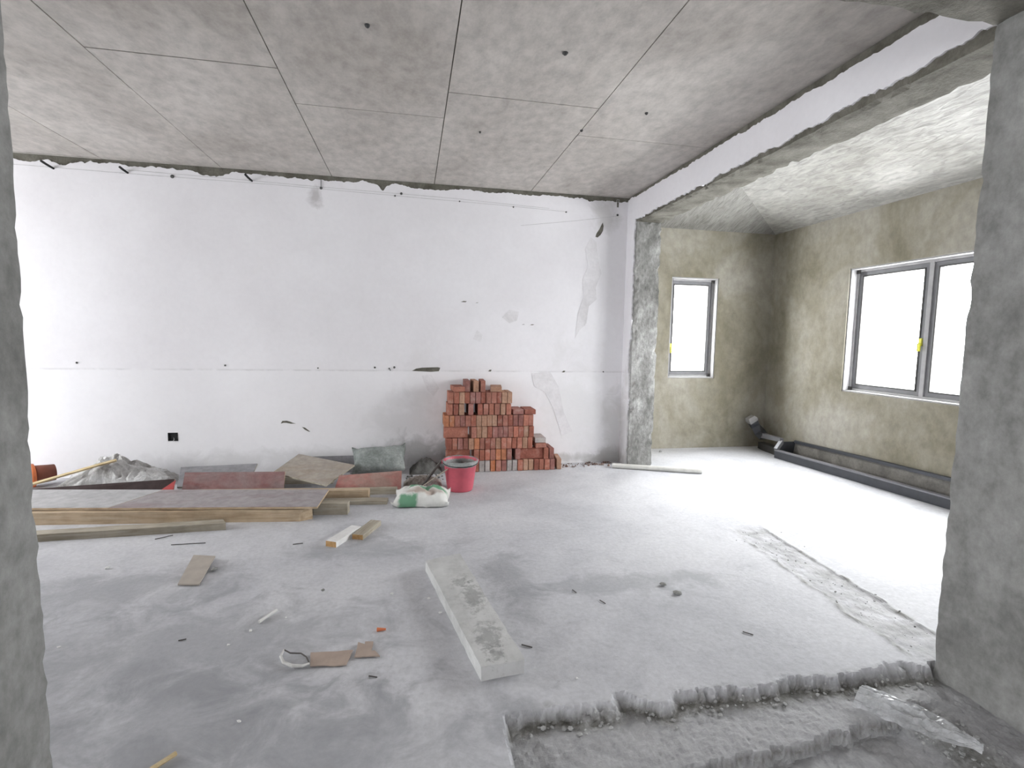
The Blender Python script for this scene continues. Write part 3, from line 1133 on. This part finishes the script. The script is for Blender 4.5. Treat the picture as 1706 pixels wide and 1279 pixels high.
# ---------------------------------------------------------------- bags
def pillow(bm, L, Wd, Hh, nx=34, ny=24, n=3.0, wr=.012, seed=0, bottom=.35, ear=0.0):
    """filled bag: two sheets joined along a flat seam"""
    top, bot = [], []
    for j in range(ny+1):
        v_ = -1+2*j/ny
        rt, rb = [], []
        for i in range(nx+1):
            u = -1+2*i/nx
            e = max(0, (1-abs(u)**n)*(1-abs(v_)**n))**.55
            pin = 1-.10*(1-abs(u))*abs(v_)**4
            pin2 = 1-.10*(1-abs(v_))*abs(u)**4
            x, y = u*L/2*pin2, v_*Wd/2*pin
            w = noise.fractal(Vector((x*9+seed, y*9, seed*2.3)), .8, 2.1, 3)*wr
            w2 = noise.noise(Vector((x*30+seed, y*16, seed)))*wr*.4
            er = ear*max(0, abs(u)*abs(v_)-.72)*3
            zt_ = Hh*(1-bottom)*e+(w+w2)*(.3+.7*e)+er
            zb_ = -Hh*bottom*e+w*.3*(1-e)+er
            rt.append(bm.verts.new((x+w2*.5, y+w*.4, max(zt_, zb_+.002))))
            if i in (0, nx) or j in (0, ny):
                rb.append(rt[-1])
            else:
                rb.append(bm.verts.new((x, y, min(zb_, zt_-.001))))
        top.append(rt)
        bot.append(rb)
    for j in range(ny):
        for i in range(nx):
            bm.faces.new((top[j][i], top[j][i+1], top[j+1][i+1], top[j+1][i]))
            q = (bot[j][i], bot[j+1][i], bot[j+1][i+1], bot[j][i+1])
            if len(set(q)) == 4:
                try:
                    bm.faces.new(q)
                except ValueError:
                    pass


t = NT('printed_bag')
v = t.objc()
nz = t.noise(v, 7, 5, .6, .4)
sep = t.n('ShaderNodeSeparateXYZ')
t.l(v, sep.inputs[0])
col = t.ramp(t.noise(v, 12, 6, .6), [(.3, (.60, .60, .57)), (.7, (.76, .76, .74))])
yy = t.math('ADD', sep.outputs['Y'], t.math('MULTIPLY', t.math('SUBTRACT', nz, .5), .16))
g1 = t.math('MULTIPLY', t.mr(yy, -.015, .0), t.mr(yy, .085, .070))
g2 = t.mr(yy, -.105, -.125)
xx = t.math('ADD', sep.outputs['X'], t.math('MULTIPLY', t.math('SUBTRACT', nz, .5), .12))
g1 = t.math('MULTIPLY', g1, t.math('MULTIPLY', t.mr(xx, -.13, -.10), t.mr(xx, .22, .19)))
g2 = t.math('MULTIPLY', g2, t.math('MULTIPLY', t.mr(xx, -.19, -.16), t.mr(xx, -.02, -.05)))
col = t.mix(t.math('MULTIPLY', g1, .85), col, (.06, .27, .13))
col = t.mix(t.math('MULTIPLY', g2, .85), col, (.06, .27, .13))
tan = t.blob(v, (.05, -.06, .05), (.14, .04, .3), nz, .7, .4)
col = t.mix(t.math('MULTIPLY', tan, .8), col, (.40, .31, .26))
M['bagprint'] = t.finish(col, .55, nz, .2, .01, .35)
M['sack'] = mottled('grey_green_woven_sack', (.19, .21, .20), (.28, .305, .295), (.37, .39, .38), 5, (1, 1, 1), coord='obj', bump=.5, bscale=120, bdist=.004, fine=.2)

bm = bmesh.new()
pillow(bm, .46, .36, .115, wr=.030, seed=3, bottom=.06, ear=.06)
bmesh.ops.translate(bm, verts=bm.verts, vec=(0, 0, -min(q.co.z for q in bm.verts)+.001))
o = link_mesh('cement_bag', bm, M['bagprint'], smooth=True, loc=(.085, 4.19, 0))
o.rotation_euler = (0, 0, -.10)
tag(o, 'slumped white bag with green print lying left of the bucket', 'bag')

bm = bmesh.new()
pillow(bm, .52, .30, .19, wr=.016, seed=8, bottom=.4, ear=.07)
bmesh.ops.rotate(bm, verts=bm.verts, cent=(0, 0, 0), matrix=UPR(.72, 3, 'X') @ UPR(-.10, 3, 'Y'))
bmesh.ops.translate(bm, verts=bm.verts, vec=(0, 0, -min(q.co.z for q in bm.verts)+.001))
o = link_mesh('woven_sack', bm, M['sack'], smooth=True, loc=(-.31, 5.10, 0))
tag(o, 'filled grey-green woven sack slumped against the white wall', 'sack')

# dark heap of mortar waste between sack and bricks
bm = bmesh.new()
nx, ny = 36, 20
g = []
for j in range(ny+1):
    row = []
    for i in range(nx+1):
        u, w = -1+2*i/nx, -1+2*j/ny
        e = max(0, 1-u*u)*max(0, 1-w*w)
        z = .12*e**.8*(1+.35*fr(u, w, 2, 5))+.008*fr(u, w, 6, 3)*e
        row.append(bm.verts.new((u*.16, w*.13, max(z, 0))))
    g.append(row)
for j in range(ny):
    for i in range(nx):
        bm.faces.new((g[j][i], g[j][i+1], g[j+1][i+1], g[j+1][i]))
M['wetmortar'] = mottled('dark_mortar_waste', (.10, .10, .094), (.15, .15, .143), (.22, .22, .212), 8, coord='obj', bump=.8, bscale=50, bdist=.01)
o = link_mesh('mortar_heap', bm, M['wetmortar'], smooth=True, loc=(.14, 5.15, 0))
tag(o, 'low dark heap of mortar waste between the sack and the bricks', 'mortar heap')

M['paper'] = mottled('dirty_paper', (.22, .19, .165), (.34, .31, .28), (.47, .455, .43), 8, coord='obj', bump=.4, bscale=25)
bm = bmesh.new()
crumple(bm, 1, 1, lambda u, w: (u*.17, w*.10, max(.003, .075*max(0, (1-u*u)*(1-w*w))**.6*(.6+.5*ridged(Vector((u*2.2, w*2.2, 5))))+.012*ridged(Vector((u*6, w*4, 9))))), 26, 18)
o = link_mesh('paper_sack', bm, M['paper'], loc=(.10, 4.66, 0))
sm = o.modifiers.new('thickness', 'SOLIDIFY')
sm.thickness = .002
tag(o, 'crumpled dirty brown paper sack behind the white printed bag', 'paper sack')

# ---------------------------------------------------------------- shuttering boards and timbers on the left
EM = M['pine']
# long front shutter: two sheets over battens
timber('timber_batten', (-3.25, 4.12), (-.755, 3.867), .05, .085, M['pine'], 'long pale front batten under the purple shutter board', 'timber', 'battens under the shutter boards', 0, .04)
timber('timber_batten', (-1.9, 4.125), (-.47, 3.985), .075, .086, M['oldpine'], 'short weathered batten end poking out under the purple board', 'timber', 'battens under the shutter boards')
timber('timber_batten', (-2.9, 4.56), (-.345, 4.33), .075, .080, M['pine'], 'pale batten sticking out right behind the purple shutter board', 'timber', 'battens under the shutter boards')
timber('wood_plank', (-.95, 4.26), (-.19, 4.195), .09, .030, M['oldpine'], 'thin grey plank flat on the floor left of the printed bag', 'plank')
board('plywood_board', [(-3.3, 4.165, .104), (-2.105, 4.022, .104), (-1.925, 4.435, .104), (-3.3, 4.62, .104)], .015, M['plygrey'], 'cement-grey shutter board at the left end of the long pair', 'board', 'shutter boards', edge_mat=EM)
board('plywood_board', [(-2.10, 4.012, .105), (-.672, 3.842, .105), (-.655, 4.275, .105), (-1.92, 4.43, .105)], .015, M['plypurple'], 'long dusty purple shutter board in front of the pile', 'board', 'shutter boards', edge_mat=EM)
timber('wood_post', (-2.9, 3.71), (-1.275, 3.79), .085, .048, M['oldpine'], 'long weathered squared timber lying alone before the shutter boards', 'timber', cut1=-.02)
# reddish upright board with grey sheet behind
board('plywood_board', [(-1.90, 4.68, .0), (-1.085, 4.655, .0), (-1.088, 4.72, .148), (-1.893, 4.745, .160)], .014, M['plyred'], 'reddish board standing on edge behind the purple shutter board', 'board', 'shutter boards', edge_mat=EM)
timber('timber_batten', (-2.0, 5.03), (-1.45, 5.03), .05, .075, M['oldpine'], 'batten propping up the slate-grey sheet behind the reddish board', 'timber', 'battens under the shutter boards')
board('plywood_board', [(-1.98, 4.80, .02), (-1.42, 4.80, .02), (-1.415, 5.10, .135), (-2.065, 5.10, .120)], .014, M['plyblue'], 'slate-grey sheet sloping up behind the reddish upright board', 'board', 'shutter boards', edge_mat=M['oldpine'])
# tilted square panel and slate sheet
board('plywood_board', [(-.715, 4.515, .072), (-.52, 4.9, .145), (-1.07, 5.2, .195), (-1.215, 4.82, .118)], .014, M['plytan'], 'tan mortar-smeared panel tilted corner-up on the pile', 'board', 'shutter boards', edge_mat=M['oldpine'])
board('plywood_board', [(-1.03, 5.19, .0), (-.50, 5.19, .0), (-.50, 5.27, .15), (-1.03, 5.27, .15)], .014, M['plyblue'], 'slate-grey sheet leaning on the white wall behind the tan panel', 'board', 'shutter boards', edge_mat=M['oldpine'])
timber('timber_batten', (-1.2, 4.88), (-.70, 4.83), .06, .060, M['oldpine'], 'batten propping up the tan tilted panel', 'timber', 'battens under the shutter boards')
# red board on the right
board('plywood_board', [(-.66, 4.53, .0), (-.09, 4.50, .0), (-.085, 4.58, .160), (-.62, 4.62, .125)], .014, M['redpaint'], 'dusty red board leaning beside the white printed bag', 'board', 'shutter boards', edge_mat=EM)
timber('timber_batten', (-.72, 4.46), (-.12, 4.435), .04, .055, M['oldpine'], 'dusty batten along the foot of the red leaning board', 'timber', 'battens under the shutter boards')
# far left: dark board edge, red scrap, batten stick, crumpled sheet, tipped orange pail
board('plywood_board', [(-3.35, 4.70, .0), (-1.97, 4.70, .0), (-1.965, 4.725, .112), (-3.35, 4.725, .052)], .014, M['plydark'], 'dark board on edge in front of the crumpled sheet', 'board', 'shutter boards', edge_mat=M['oldpine'])
board('red_scrap', [(-2.10, 4.64, .0), (-1.95, 4.62, .0), (-1.935, 4.665, .115)], .008, M['redscrap'], 'small triangular red scrap at the end of the dark board', 'scrap')
rod('wood_stick', (-3.25, 4.84, .022), (-2.50, 4.93, .238), .013, M['bamboo'], 'thin pale batten resting on the crumpled sheet at the far left', 'stick', seg=4)


def crump(u, w):
    e = max(0, 1-abs(u)**2.2)*max(0, 1-abs(w)**2.5)
    x = u*.44+.05*noise.noise(Vector((u*3, w*3, 1)))
    y = w*.17+.03*noise.noise(Vector((u*3, w*3, 4)))
    pk = .10+.12*math.exp(-((u+.15)/.45)**2)
    z = pk*e**.6*(.75+.35*ridged(Vector((u*2.6, w*2, 3)))) + .035*e**.4*ridged(Vector((u*7, w*5, 8)))
    return (x, y, max(.003, z))


bm = bmesh.new()
crumple(bm, 1, 1, crump, 44, 26)
M['crumpled'] = mottled('crumpled_dusty_sheet', (.30, .29, .28), (.47, .46, .455), (.60, .60, .605), 7, coord='obj', rough=.6, bump=.5, bscale=22, bdist=.012, fine=.15)
o = link_mesh('crumpled_sheet', bm, M['crumpled'], loc=(-2.53, 5.06, 0))
sm = o.modifiers.new('thickness', 'SOLIDIFY')
sm.thickness = .002
tag(o, 'crumpled dusty grey-white plastic sheet heaped against the wall', 'plastic sheet')

M['orange'] = simple('orange_plastic', (.72, .20, .07), .45, .4)
M['orangeshade'] = simple('orange_pail_shaded', (.22, .075, .05), .6, .3)  # darker copy of the orange: the body's shade is in the colour
op = empty('orange_pail', (-3.20, 5.02, 0), 'orange plastic pail tipped on its side behind the left wall edge', 'pail')
bm = bmesh.new()
lathe(bm, [(.0, .16), (.070, .16), (.085, .0), (.080, .0), (.066, .152), (.0, .152)], 28)
Rm = UPR(.75, 3, 'Z') @ UPR(PI/2, 3, 'Y')
bmesh.ops.transform(bm, matrix=Matrix.Translation((0, 0, .100)) @ Rm.to_4x4(), verts=bm.verts)
link_mesh('pail_body', bm, M['orangeshade'], op, smooth=True)
bm = bmesh.new()
lathe(bm, [(.078, -.008), (.100, -.008), (.100, .022), (.0865, .022), (.078, -.008)], 28)
bmesh.ops.transform(bm, matrix=Matrix.Translation((0, 0, .1005)) @ Rm.to_4x4(), verts=bm.verts)
link_mesh('rim', bm, M['orange'], op, smooth=True)

# two short offcuts
timber('wood_offcut', (-.505, 3.345), (-.375, 3.60), .075, .038, M['wpaint'], 'white-painted wood offcut with brown cut end on the floor', 'offcut', 'offcuts', end_mat=M['osb'])
timber('wood_offcut', (-.352, 3.445), (-.250, 3.70), .078, .034, M['oldpine'], 'bare tan wood offcut beside the white-painted one', 'offcut', 'offcuts', end_mat=M['osb'])

# ---------------------------------------------------------------- precast concrete plank in the middle
sl = [Vector(p) for p in ((.270, 1.905, 0), (.449, 1.925, 0), (.285, 2.985, 0), (.080, 2.915, 0))]
org = sum(sl, Vector())/4
bm = bmesh.new()
nL, nW = 26, 6
rows = {}
for k in range(2):
    for i in range(nL+1):
        for j in range(nW+1):
            a_ = sl[0].lerp(sl[3], i/nL)
            b_ = sl[1].lerp(sl[2], i/nL)
            p = a_.lerp(b_, j/nW)-org
            p.z = .062*k
            if k:
                p.z += .004*fr(p.x, p.y, 9, 2)
                # scabbed spots on the top
                for cx, cy, r in ((.06, -.30, .06), (.06, -.38, .05), (.02, .02, .07), (-.03, .12, .05)):
                    d_ = math.hypot(p.x-cx, p.y-cy)
                    if d_ < r:
                        p.z += .006*fr(p.x, p.y, 40, 4)+.004
            if i in (0, nL) or j in (0, nW):
                q = noise.noise_vector(p*20)
                p += Vector((q.x*.004, q.y*.004, -abs(q.z)*.004*k))
            rows[(k, i, j)] = bm.verts.new(p)
for i in range(nL):
    for j in range(nW):
        for k in range(2):
            bm.faces.new((rows[k, i, j], rows[k, i+1, j], rows[k, i+1, j+1], rows[k, i, j+1]))
for i in range(nL):
    for j in (0, nW):
        bm.faces.new((rows[0, i, j], rows[0, i+1, j], rows[1, i+1, j], rows[1, i, j]))
for j in range(nW):
    for i in (0, nL):
        bm.faces.new((rows[0, i, j], rows[0, i, j+1], rows[1, i, j+1], rows[1, i, j]))
t = NT('precast_plank')
v = t.objc()
nz = t.noise(v, 8, 7, .65)
col = t.ramp(nz, [(.3, (.42, .42, .415)), (.5, (.53, .53, .525)), (.7, (.60, .60, .595))])
n2 = t.noise(v, 30, 7, .75)
for c, r in (((.06, -.33, .06), (.05, .10, .2)), ((.03, .03, .06), (.04, .13, .2)), ((-.02, .18, .06), (.035, .05, .2)), ((.07, -.45, .06), (.03, .05, .2))):
    col = t.mix(t.math('MULTIPLY', t.blob(v, c, r, n2, 1.4, .4), .55), col, (.22, .22, .215))
M['plank'] = t.finish(col, .9, t.noise(v, 60, 6, .7), .5, .006, .25)
o = link_mesh('concrete_plank', bm, M['plank'], loc=org)
tag(o, 'heavy precast concrete plank lying alone in mid-floor', 'concrete plank')

# ---------------------------------------------------------------- plastic pipe by the column
M['pvc'] = simple('offwhite_plastic_pipe', (.62, .61, .58), .5, .4)
p0, p1 = Vector((2.085, 5.045, .026)), Vector((2.915, 4.70, .026))
bm = bmesh.new()
dv = p1-p0
ax = dv.normalized()
sd = Vector((-ax.y, ax.x, 0))
rings = []
for (tt, r) in ((0, .020), (0, .0255), (1, .0255), (1, .020)):
    rings.append([bm.verts.new(dv*tt+sd*math.cos(k/16*2*PI)*r+Vector((0, 0, math.sin(k/16*2*PI)*r))) for k in range(16)])
for a, b in zip(rings, rings[1:]+rings[:1]):
    for k in range(16):
        bm.faces.new((a[k], a[(k+1) % 16], b[(k+1) % 16], b[k]))
o = link_mesh('plastic_pipe', bm, M['pvc'], smooth=False, loc=p0)
tag(o, 'long off-white plastic pipe on the floor before the concrete column', 'pipe')

# ---------------------------------------------------------------- metal gutter trough against the bay wall
M['gut'] = simple('dark_grey_gutter_metal', (.055, .058, .068), .4, .5, .1)
M['gutl'] = simple('grey_gutter_lip', (.20, .20, .215), .4, .5, .1)
M['gutin'] = mottled('brown_gutter_inside', (.12, .115, .105), (.18, .17, .155), (.25, .24, .22), 4, rough=.5, bump=.2, fine=.15)  # brown-grey mottled inside of the trough
gt = empty('gutter_trough', (4.3, 4.4, 0), 'dark grey metal gutter trough with bent spout under the wide window', 'gutter')
G0 = Vector((4.3, 4.4, 0))


def prof_sweep(bm, secs):
    rings = [[bm.verts.new(Vector(p)-G0) for p in s] for s in secs]
    m = len(rings[0])
    for a, b in zip(rings, rings[1:]):
        for k in range(m):
            bm.faces.new((a[k], a[(k+1) % m], b[(k+1) % m], b[k]))
    bm.faces.new(rings[0])
    bm.faces.new(rings[-1][::-1])


def gsec(y, xf, xw, hf, hw):
    return xf, xw, hf, hw, y


st = [gsec(5.26, 4.19, 4.46, .085, .20), gsec(4.3, 4.29, 4.475, .085, .225), gsec(3.0, 4.41, 4.485, .085, .25)]
bm = bmesh.new()
prof_sweep(bm, [[(xf, y, .002), (xf, y, hf), (xf+.008, y, hf), (xf+.008, y, .010), (xw-.012, y, .02), (xw-.008, y, .004)] for xf, xw, hf, hw, y in st])
link_mesh('front_face', bm, M['gut'], gt)
bm = bmesh.new()
prof_sweep(bm, [[(xf-.004, y, hf), (xf-.004, y, hf+.014), (xf+.036, y, hf+.018), (xf+.036, y, hf)] for xf, xw, hf, hw, y in st])
link_mesh('front_lip', bm, M['gutl'], gt)
bm = bmesh.new()
prof_sweep(bm, [[(xf+.010, y, .012), (xw-.022, y, .03), (xw-.004, y, hw-.03), (xw+.004, y, hw-.03), (xw-.006, y, .014)] for xf, xw, hf, hw, y in st])
link_mesh('inside_lining', bm, M['gutin'], gt)
bm = bmesh.new()
prof_sweep(bm, [[(xw-.018, y, hw-.03), (xw-.018, y, hw), (xw+.006, y, hw+.004), (xw+.006, y, hw-.03)] for xf, xw, hf, hw, y in st])
link_mesh('rear_lip', bm, M['gut'], gt)


def sq_path(bm, pts, w):
    """square tube through pts"""
    pts = [Vector(p)-G0 for p in pts]
    rings = []
    for i, p in enumerate(pts):
        a, b = pts[max(0, i-1)], pts[min(len(pts)-1, i+1)]
        tt = (b-a).normalized()
        s_ = tt.cross(Vector((0, 0, 1)))
        if s_.length < .1:
            s_ = tt.cross(Vector((0, 1, 0)))
        s_.normalize()
        u_ = s_.cross(tt)
        ww = w[i] if isinstance(w, (list, tuple)) else w
        rings.append([bm.verts.new(p+s_*x*ww/2+u_*y*ww/2) for x, y in ((-1, -1), (1, -1), (1, 1), (-1, 1))])
    for a, b in zip(rings, rings[1:]):
        for k in range(4):
            bm.faces.new((a[k], a[(k+1) % 4], b[(k+1) % 4], b[k]))
    bm.faces.new(rings[0])
    bm.faces.new(rings[-1][::-1])


bm = bmesh.new()
prof_sweep(bm, [[(4.20, y, .004), (4.205, y, .10), (4.29, y, .19), (4.46, y, .19), (4.45, y, .006)] for y in (5.262, 5.256)])
link_mesh('end_plate', bm, M['gut'], gt)
bm = bmesh.new()
sq_path(bm, [(4.205, 5.255, .10), (4.29, 5.275, .19)], .042)
link_mesh('end_strut', bm, M['gutl'], gt)
bm = bmesh.new()
sq_path(bm, [(4.285, 5.27, .205), (4.31, 5.50, .195), (4.33, 5.66, .185)], [.045, .05, .065])
link_mesh('neck', bm, M['gutl'], gt)
bm = bmesh.new()
sq_path(bm, [(4.335, 5.65, .17), (4.33, 5.72, .215), (4.29, 5.76, .29), (4.25, 5.77, .35)], [.085, .10, .105, .105])
spout = link_mesh('spout_elbow', bm, M['gut'], gt)
bm = bmesh.new()
sq_path(bm, [(4.255, 5.768, .345), (4.235, 5.772, .375), (4.215, 5.775, .405)], [.110, .112, .085])
link_mesh('spout_mouth', bm, M['aluw'], spout)
bm = bmesh.new()
sq_path(bm, [(4.33, 5.30, .04), (4.36, 5.62, .045), (4.37, 5.74, .05)], [.08, .09, .08])
link_mesh('support_block', bm, M['gasket'], gt)

# ---------------------------------------------------------------- clear film on the knocked-out wall bed
t = NT('clear_film')
v = t.objc()
nz = t.noise(v, 18, 6, .65)
tl = t.n('ShaderNodeBsdfTranslucent')
tl.inputs['Color'].default_value = (.75, .76, .78, 1)
tp = t.n('ShaderNodeBsdfTransparent')
pr_ = t.b
pr_.inputs['Base Color'].default_value = (.66, .67, .69, 1)
pr_.inputs['Roughness'].default_value = .22
m1 = t.n('ShaderNodeMixShader')
m1.inputs[0].default_value = .3
t.l(pr_.outputs[0], m1.inputs[1])
t.l(tl.outputs[0], m1.inputs[2])
m2 = t.n('ShaderNodeMixShader')
t.l(t.mr(nz, .42, .62, .45, .12), m2.inputs[0])
t.l(m1.outputs[0], m2.inputs[1])
t.l(tp.outputs[0], m2.inputs[2])
t.l(m2.outputs[0], t.out.inputs[0])
M['film'] = t.m


def film(u, w):
    # u along the length (-1 far, crumpled; 1 near, pointed), w across
    k = (u+1)/2
    cx = 1.74+.17*k+.03*math.sin(k*2.5)
    cy = 1.615-.31*k
    half = (.085+.03*noise.noise(Vector((u*3, 0, 2))))*(1-.0*k)*(1-max(0, k-.62)/.38*.85)
    dx, dy = .31, .17
    ln_ = math.hypot(dx, dy)
    nxx, nyy = dx/ln_, dy/ln_
    z0 = -.048
    z = z0+.012+.045*(1-w*w)*(.5+.5*ridged(Vector((u*1.6, w*2.2, 3))))*(1-.4*k)+.010*ridged(Vector((u*3.5, w*4, 7)))
    return (cx+nxx*w*half-1.83, cy+nyy*w*half-1.45, z+.05)


bm = bmesh.new()
crumple(bm, 1, 1, film, 44, 18)
o = link_mesh('plastic_film', bm, M['film'], smooth=False, loc=(1.83, 1.45, -.05))
tag(o, 'crumpled clear plastic film on the broken strip by the right pillar', 'plastic film')

# ---------------------------------------------------------------- scraps on the floor
M['tile'] = simple('tan_fibre_tile', (.42, .375, .33), .7, .3)
board('tile_shard', [(-1.225, 2.93, .012), (-1.115, 2.912, .012), (-1.145, 3.235, .030), (-1.275, 3.27, .030)], .008, M['tile'], 'tan rectangular tile shard tilted on a dark pebble', 'tile shard')
M['card'] = simple('brown_cardboard', (.42, .335, .285), .85, .2)


def card(name, outline, th, label, seed):
    c = sum((Vector((x, y)) for x, y in outline), Vector((0, 0)))/len(outline)
    pts = []
    for a, b in zip(outline, outline[1:]+outline[:1]):
        pts += jag(a, b, .02, .004, seed, (.7, .7))
    bm = bmesh.new()
    plate(bm, [(x-c.x, y-c.y) for x, y in pts], [], lambda u, v_, d: (u, v_, d+.004*noise.noise(Vector((u*20, v_*20, seed)))+.004), 0, th)
    o = link_mesh(name, bm, M['card'], loc=(c.x, c.y, 0))
    return tag(o, label, 'cardboard')


card('cardboard_scrap', [(-.405, 2.105), (-.262, 2.088), (-.245, 2.185), (-.42, 2.198)], .004, 'larger torn cardboard scrap next to the bent white strip', 2)
card('cardboard_scrap', [(-.235, 2.135), (-.13, 2.125), (-.155, 2.165), (-.168, 2.165), (-.165, 2.235), (-.20, 2.24), (-.20, 2.22), (-.23, 2.24)], .005, 'smaller stepped cardboard scrap right of the larger one', 5)
M['strip'] = simple('white_band', (.62, .61, .59), .5, .3)
bm = bmesh.new()
pts = [(-.53, 2.215, .02), (-.535, 2.18, .014), (-.515, 2.14, .010), (-.475, 2.112, .010), (-.435, 2.105, .010), (-.41, 2.118, .010)]
pts2 = [(-.41, 2.118, .010), (-.43, 2.155, .016), (-.455, 2.18, .018), (-.50, 2.19, .018), (-.53, 2.215, .020)]
c0 = Vector((-.47, 2.15, 0))
tube(bm, [Vector(p)-c0 for p in pts], [.004, .006, .007, .007, .006, .004], 6)
o = link_mesh('packing_strip', bm, M['strip'], loc=c0)
tag(o, 'bent white packing strip curling beside the cardboard', 'strip')
bm = bmesh.new()
tube(bm, [Vector(p)-c0 for p in pts2], .003, 6)
link_mesh('dark_wire_return', bm, M['iron'], o)

rod('wood_sliver', (-.70, 2.48, .008), (-.645, 2.575, .010), .008, M['strip'], 'pale wood sliver on the floor left of the cardboard', 'sliver', seg=5)
rod('wood_sliver', (-.79, 1.655, .008), (-.74, 1.71, .010), .008, M['bamboo'], 'tan wood sliver near the bottom edge below the cardboard', 'sliver', seg=5)
rod('orange_bit', (-.155, 2.33, .007), (-.115, 2.325, .008), .009, M['orange'], 'tiny orange plug on the floor beyond the smaller cardboard', 'plug', taper=.5, seg=7)

M['chip'] = simple('white_chip', (.78, .78, .77), .7, .3)
M['pebble'] = mottled('grey_pebble', (.20, .20, .19), (.29, .29, .28), (.38, .38, .37), 20, coord='obj', bump=.5, bscale=60)
crng = random.Random(5)
for x, y, r, lab in ((-1.70, 3.21, .012, 'tiny white plaster chip left of the tan tile shard'), (-.59, 2.51, .009, 'tiny white plaster chip just right of the pale wood sliver'),
                     (-.72, 2.42, .009, 'tiny white plaster chip just below the pale wood sliver'), (-.78, 2.32, .009, 'tiny white plaster chip left of the bent packing strip'),
                     (-1.48, 2.42, .009, 'tiny white plaster chip close to the left wall edge'), (.14, 2.44, .009, 'tiny white plaster chip beside the left flank of the concrete plank'),
                     (.09, 2.59, .008, 'tiny white plaster chip near the far end of the concrete plank'), (-.59, 1.83, .008, 'tiny white plaster chip in front of the bent packing strip'),
                     (.65, 1.86, .007, 'tiny white plaster chip between concrete plank and broken strip'), (-.10, 2.66, .010, 'white plaster chip between the wood offcuts and the cardboard')):
    bm = bmesh.new()
    ico_bits(bm, (0, 0, 0), r, crng, .5)
    o = link_mesh('plaster_chip', bm, M['chip'], loc=(x, y, 0))
    tag(o, lab, 'chip', 'white plaster chips on the floor')
for x, y, l, a, lab in ((.86, 2.54, .035, 1.9, 'dark splinter right of the concrete plank, farther of two'), (.97, 2.41, .04, 2.0, 'dark splinter right of the concrete plank, nearer of two'),
                        (1.54, 2.03, .045, 2.4, 'dark splinter on the open floor near the right pillar'), (.50, 2.10, .05, 2.6, 'dark splinter touching the near end of the concrete plank'),
                        (-1.40, 3.52, .20, .0, 'longest dark splinter in front of the weathered squared timber'), (-1.60, 3.66, .10, .6, 'slanting dark splinter beside the weathered squared timber'),
                        (-.72, 3.42, .06, .1, 'dark splinter left of the white-painted offcut'), (-.99, 2.39, .03, .2, 'short dark splinter left of the pale wood sliver'),
                        (-.15, 2.0, .035, 2.8, 'dark splinter in front of the smaller cardboard scrap')):
    rod('wood_splinter', (x-l/2*math.cos(a), y-l/2*math.sin(a), .003), (x+l/2*math.cos(a), y+l/2*math.sin(a), .004), .0026, M['iron'], lab, 'splinter', seg=5, group='dark splinters on the floor')
for x, y, r, lab in ((1.37, 2.53, .022, 'grey stone crumb, farther of two near the floor scar'), (1.40, 2.43, .018, 'grey stone crumb, nearer of two near the floor scar'), (-1.10, 3.09, .022, 'dark pebble under the tilted tile shard'), (-.46, 2.76, .016, 'small grey pebble beyond the pale wood sliver'), (2.97, 5.70, .025, 'grey rubble lump at the foot of the bay back wall')):
    bm = bmesh.new()
    ico_bits(bm, (0, 0, 0), r, crng, .55)
    o = link_mesh('pebble', bm, M['pebble'], loc=(x, y, 0))
    tag(o, lab, 'pebble')


# uncountable crumbs
def crumbs(name, n, place, rmin, rmax, mat, label, seed):
    rg = random.Random(seed)
    bm = bmesh.new()
    for _ in range(n):
        x, y, z = place(rg)
        ico_bits(bm, (x, y, z-.001), rg.uniform(rmin, rmax)*rg.uniform(.5, 1), rg, .7)
    o = link_mesh(name, bm, mat)
    tag(o, label, 'rubble', kind='stuff')


def strip_pt(rg):
    while True:
        x, y = rg.uniform(.36, 2.15), rg.uniform(1.28, 1.70)
        z, s = floor_h(x, y)
        if s > .5:
            return x, y, z


crumbs('mortar_crumbs', 260, strip_pt, .003, .012, M['slab'], 'loose grey mortar crumbs on the broken wall strip', 3)


def scar_pt(rg):
    y = rg.uniform(1.8, 3.2)
    tt = (y-1.83)/(3.2-1.83)
    x = rg.gauss(2.28+.11*tt, .09)
    return x, y, floor_h(x, y)[0]


crumbs('scar_crumbs', 110, scar_pt, .002, .007, M['slab'], 'fine grey crumbs along the floor scar below the beam', 4)
M['reddust'] = mottled('brick_rubble', (.12, .09, .08), (.22, .15, .125), (.32, .26, .23), 15, bump=.5)


def wall_pt(rg):
    t_ = rg.random()
    return 1.56+.6*t_, 5.28-abs(rg.gauss(0, .09)), 0


crumbs('brick_rubble', 90, wall_pt, .004, .02, M['reddust'], 'reddish brick crumbs at the wall foot right of the stack', 6)


def mid_pt(rg):
    return rg.uniform(-.05, .30), rg.uniform(4.80, 5.0), 0


crumbs('dark_rubble', 45, mid_pt, .006, .020, M['wetmortar'], 'dark mortar rubble behind the pink bucket', 7)
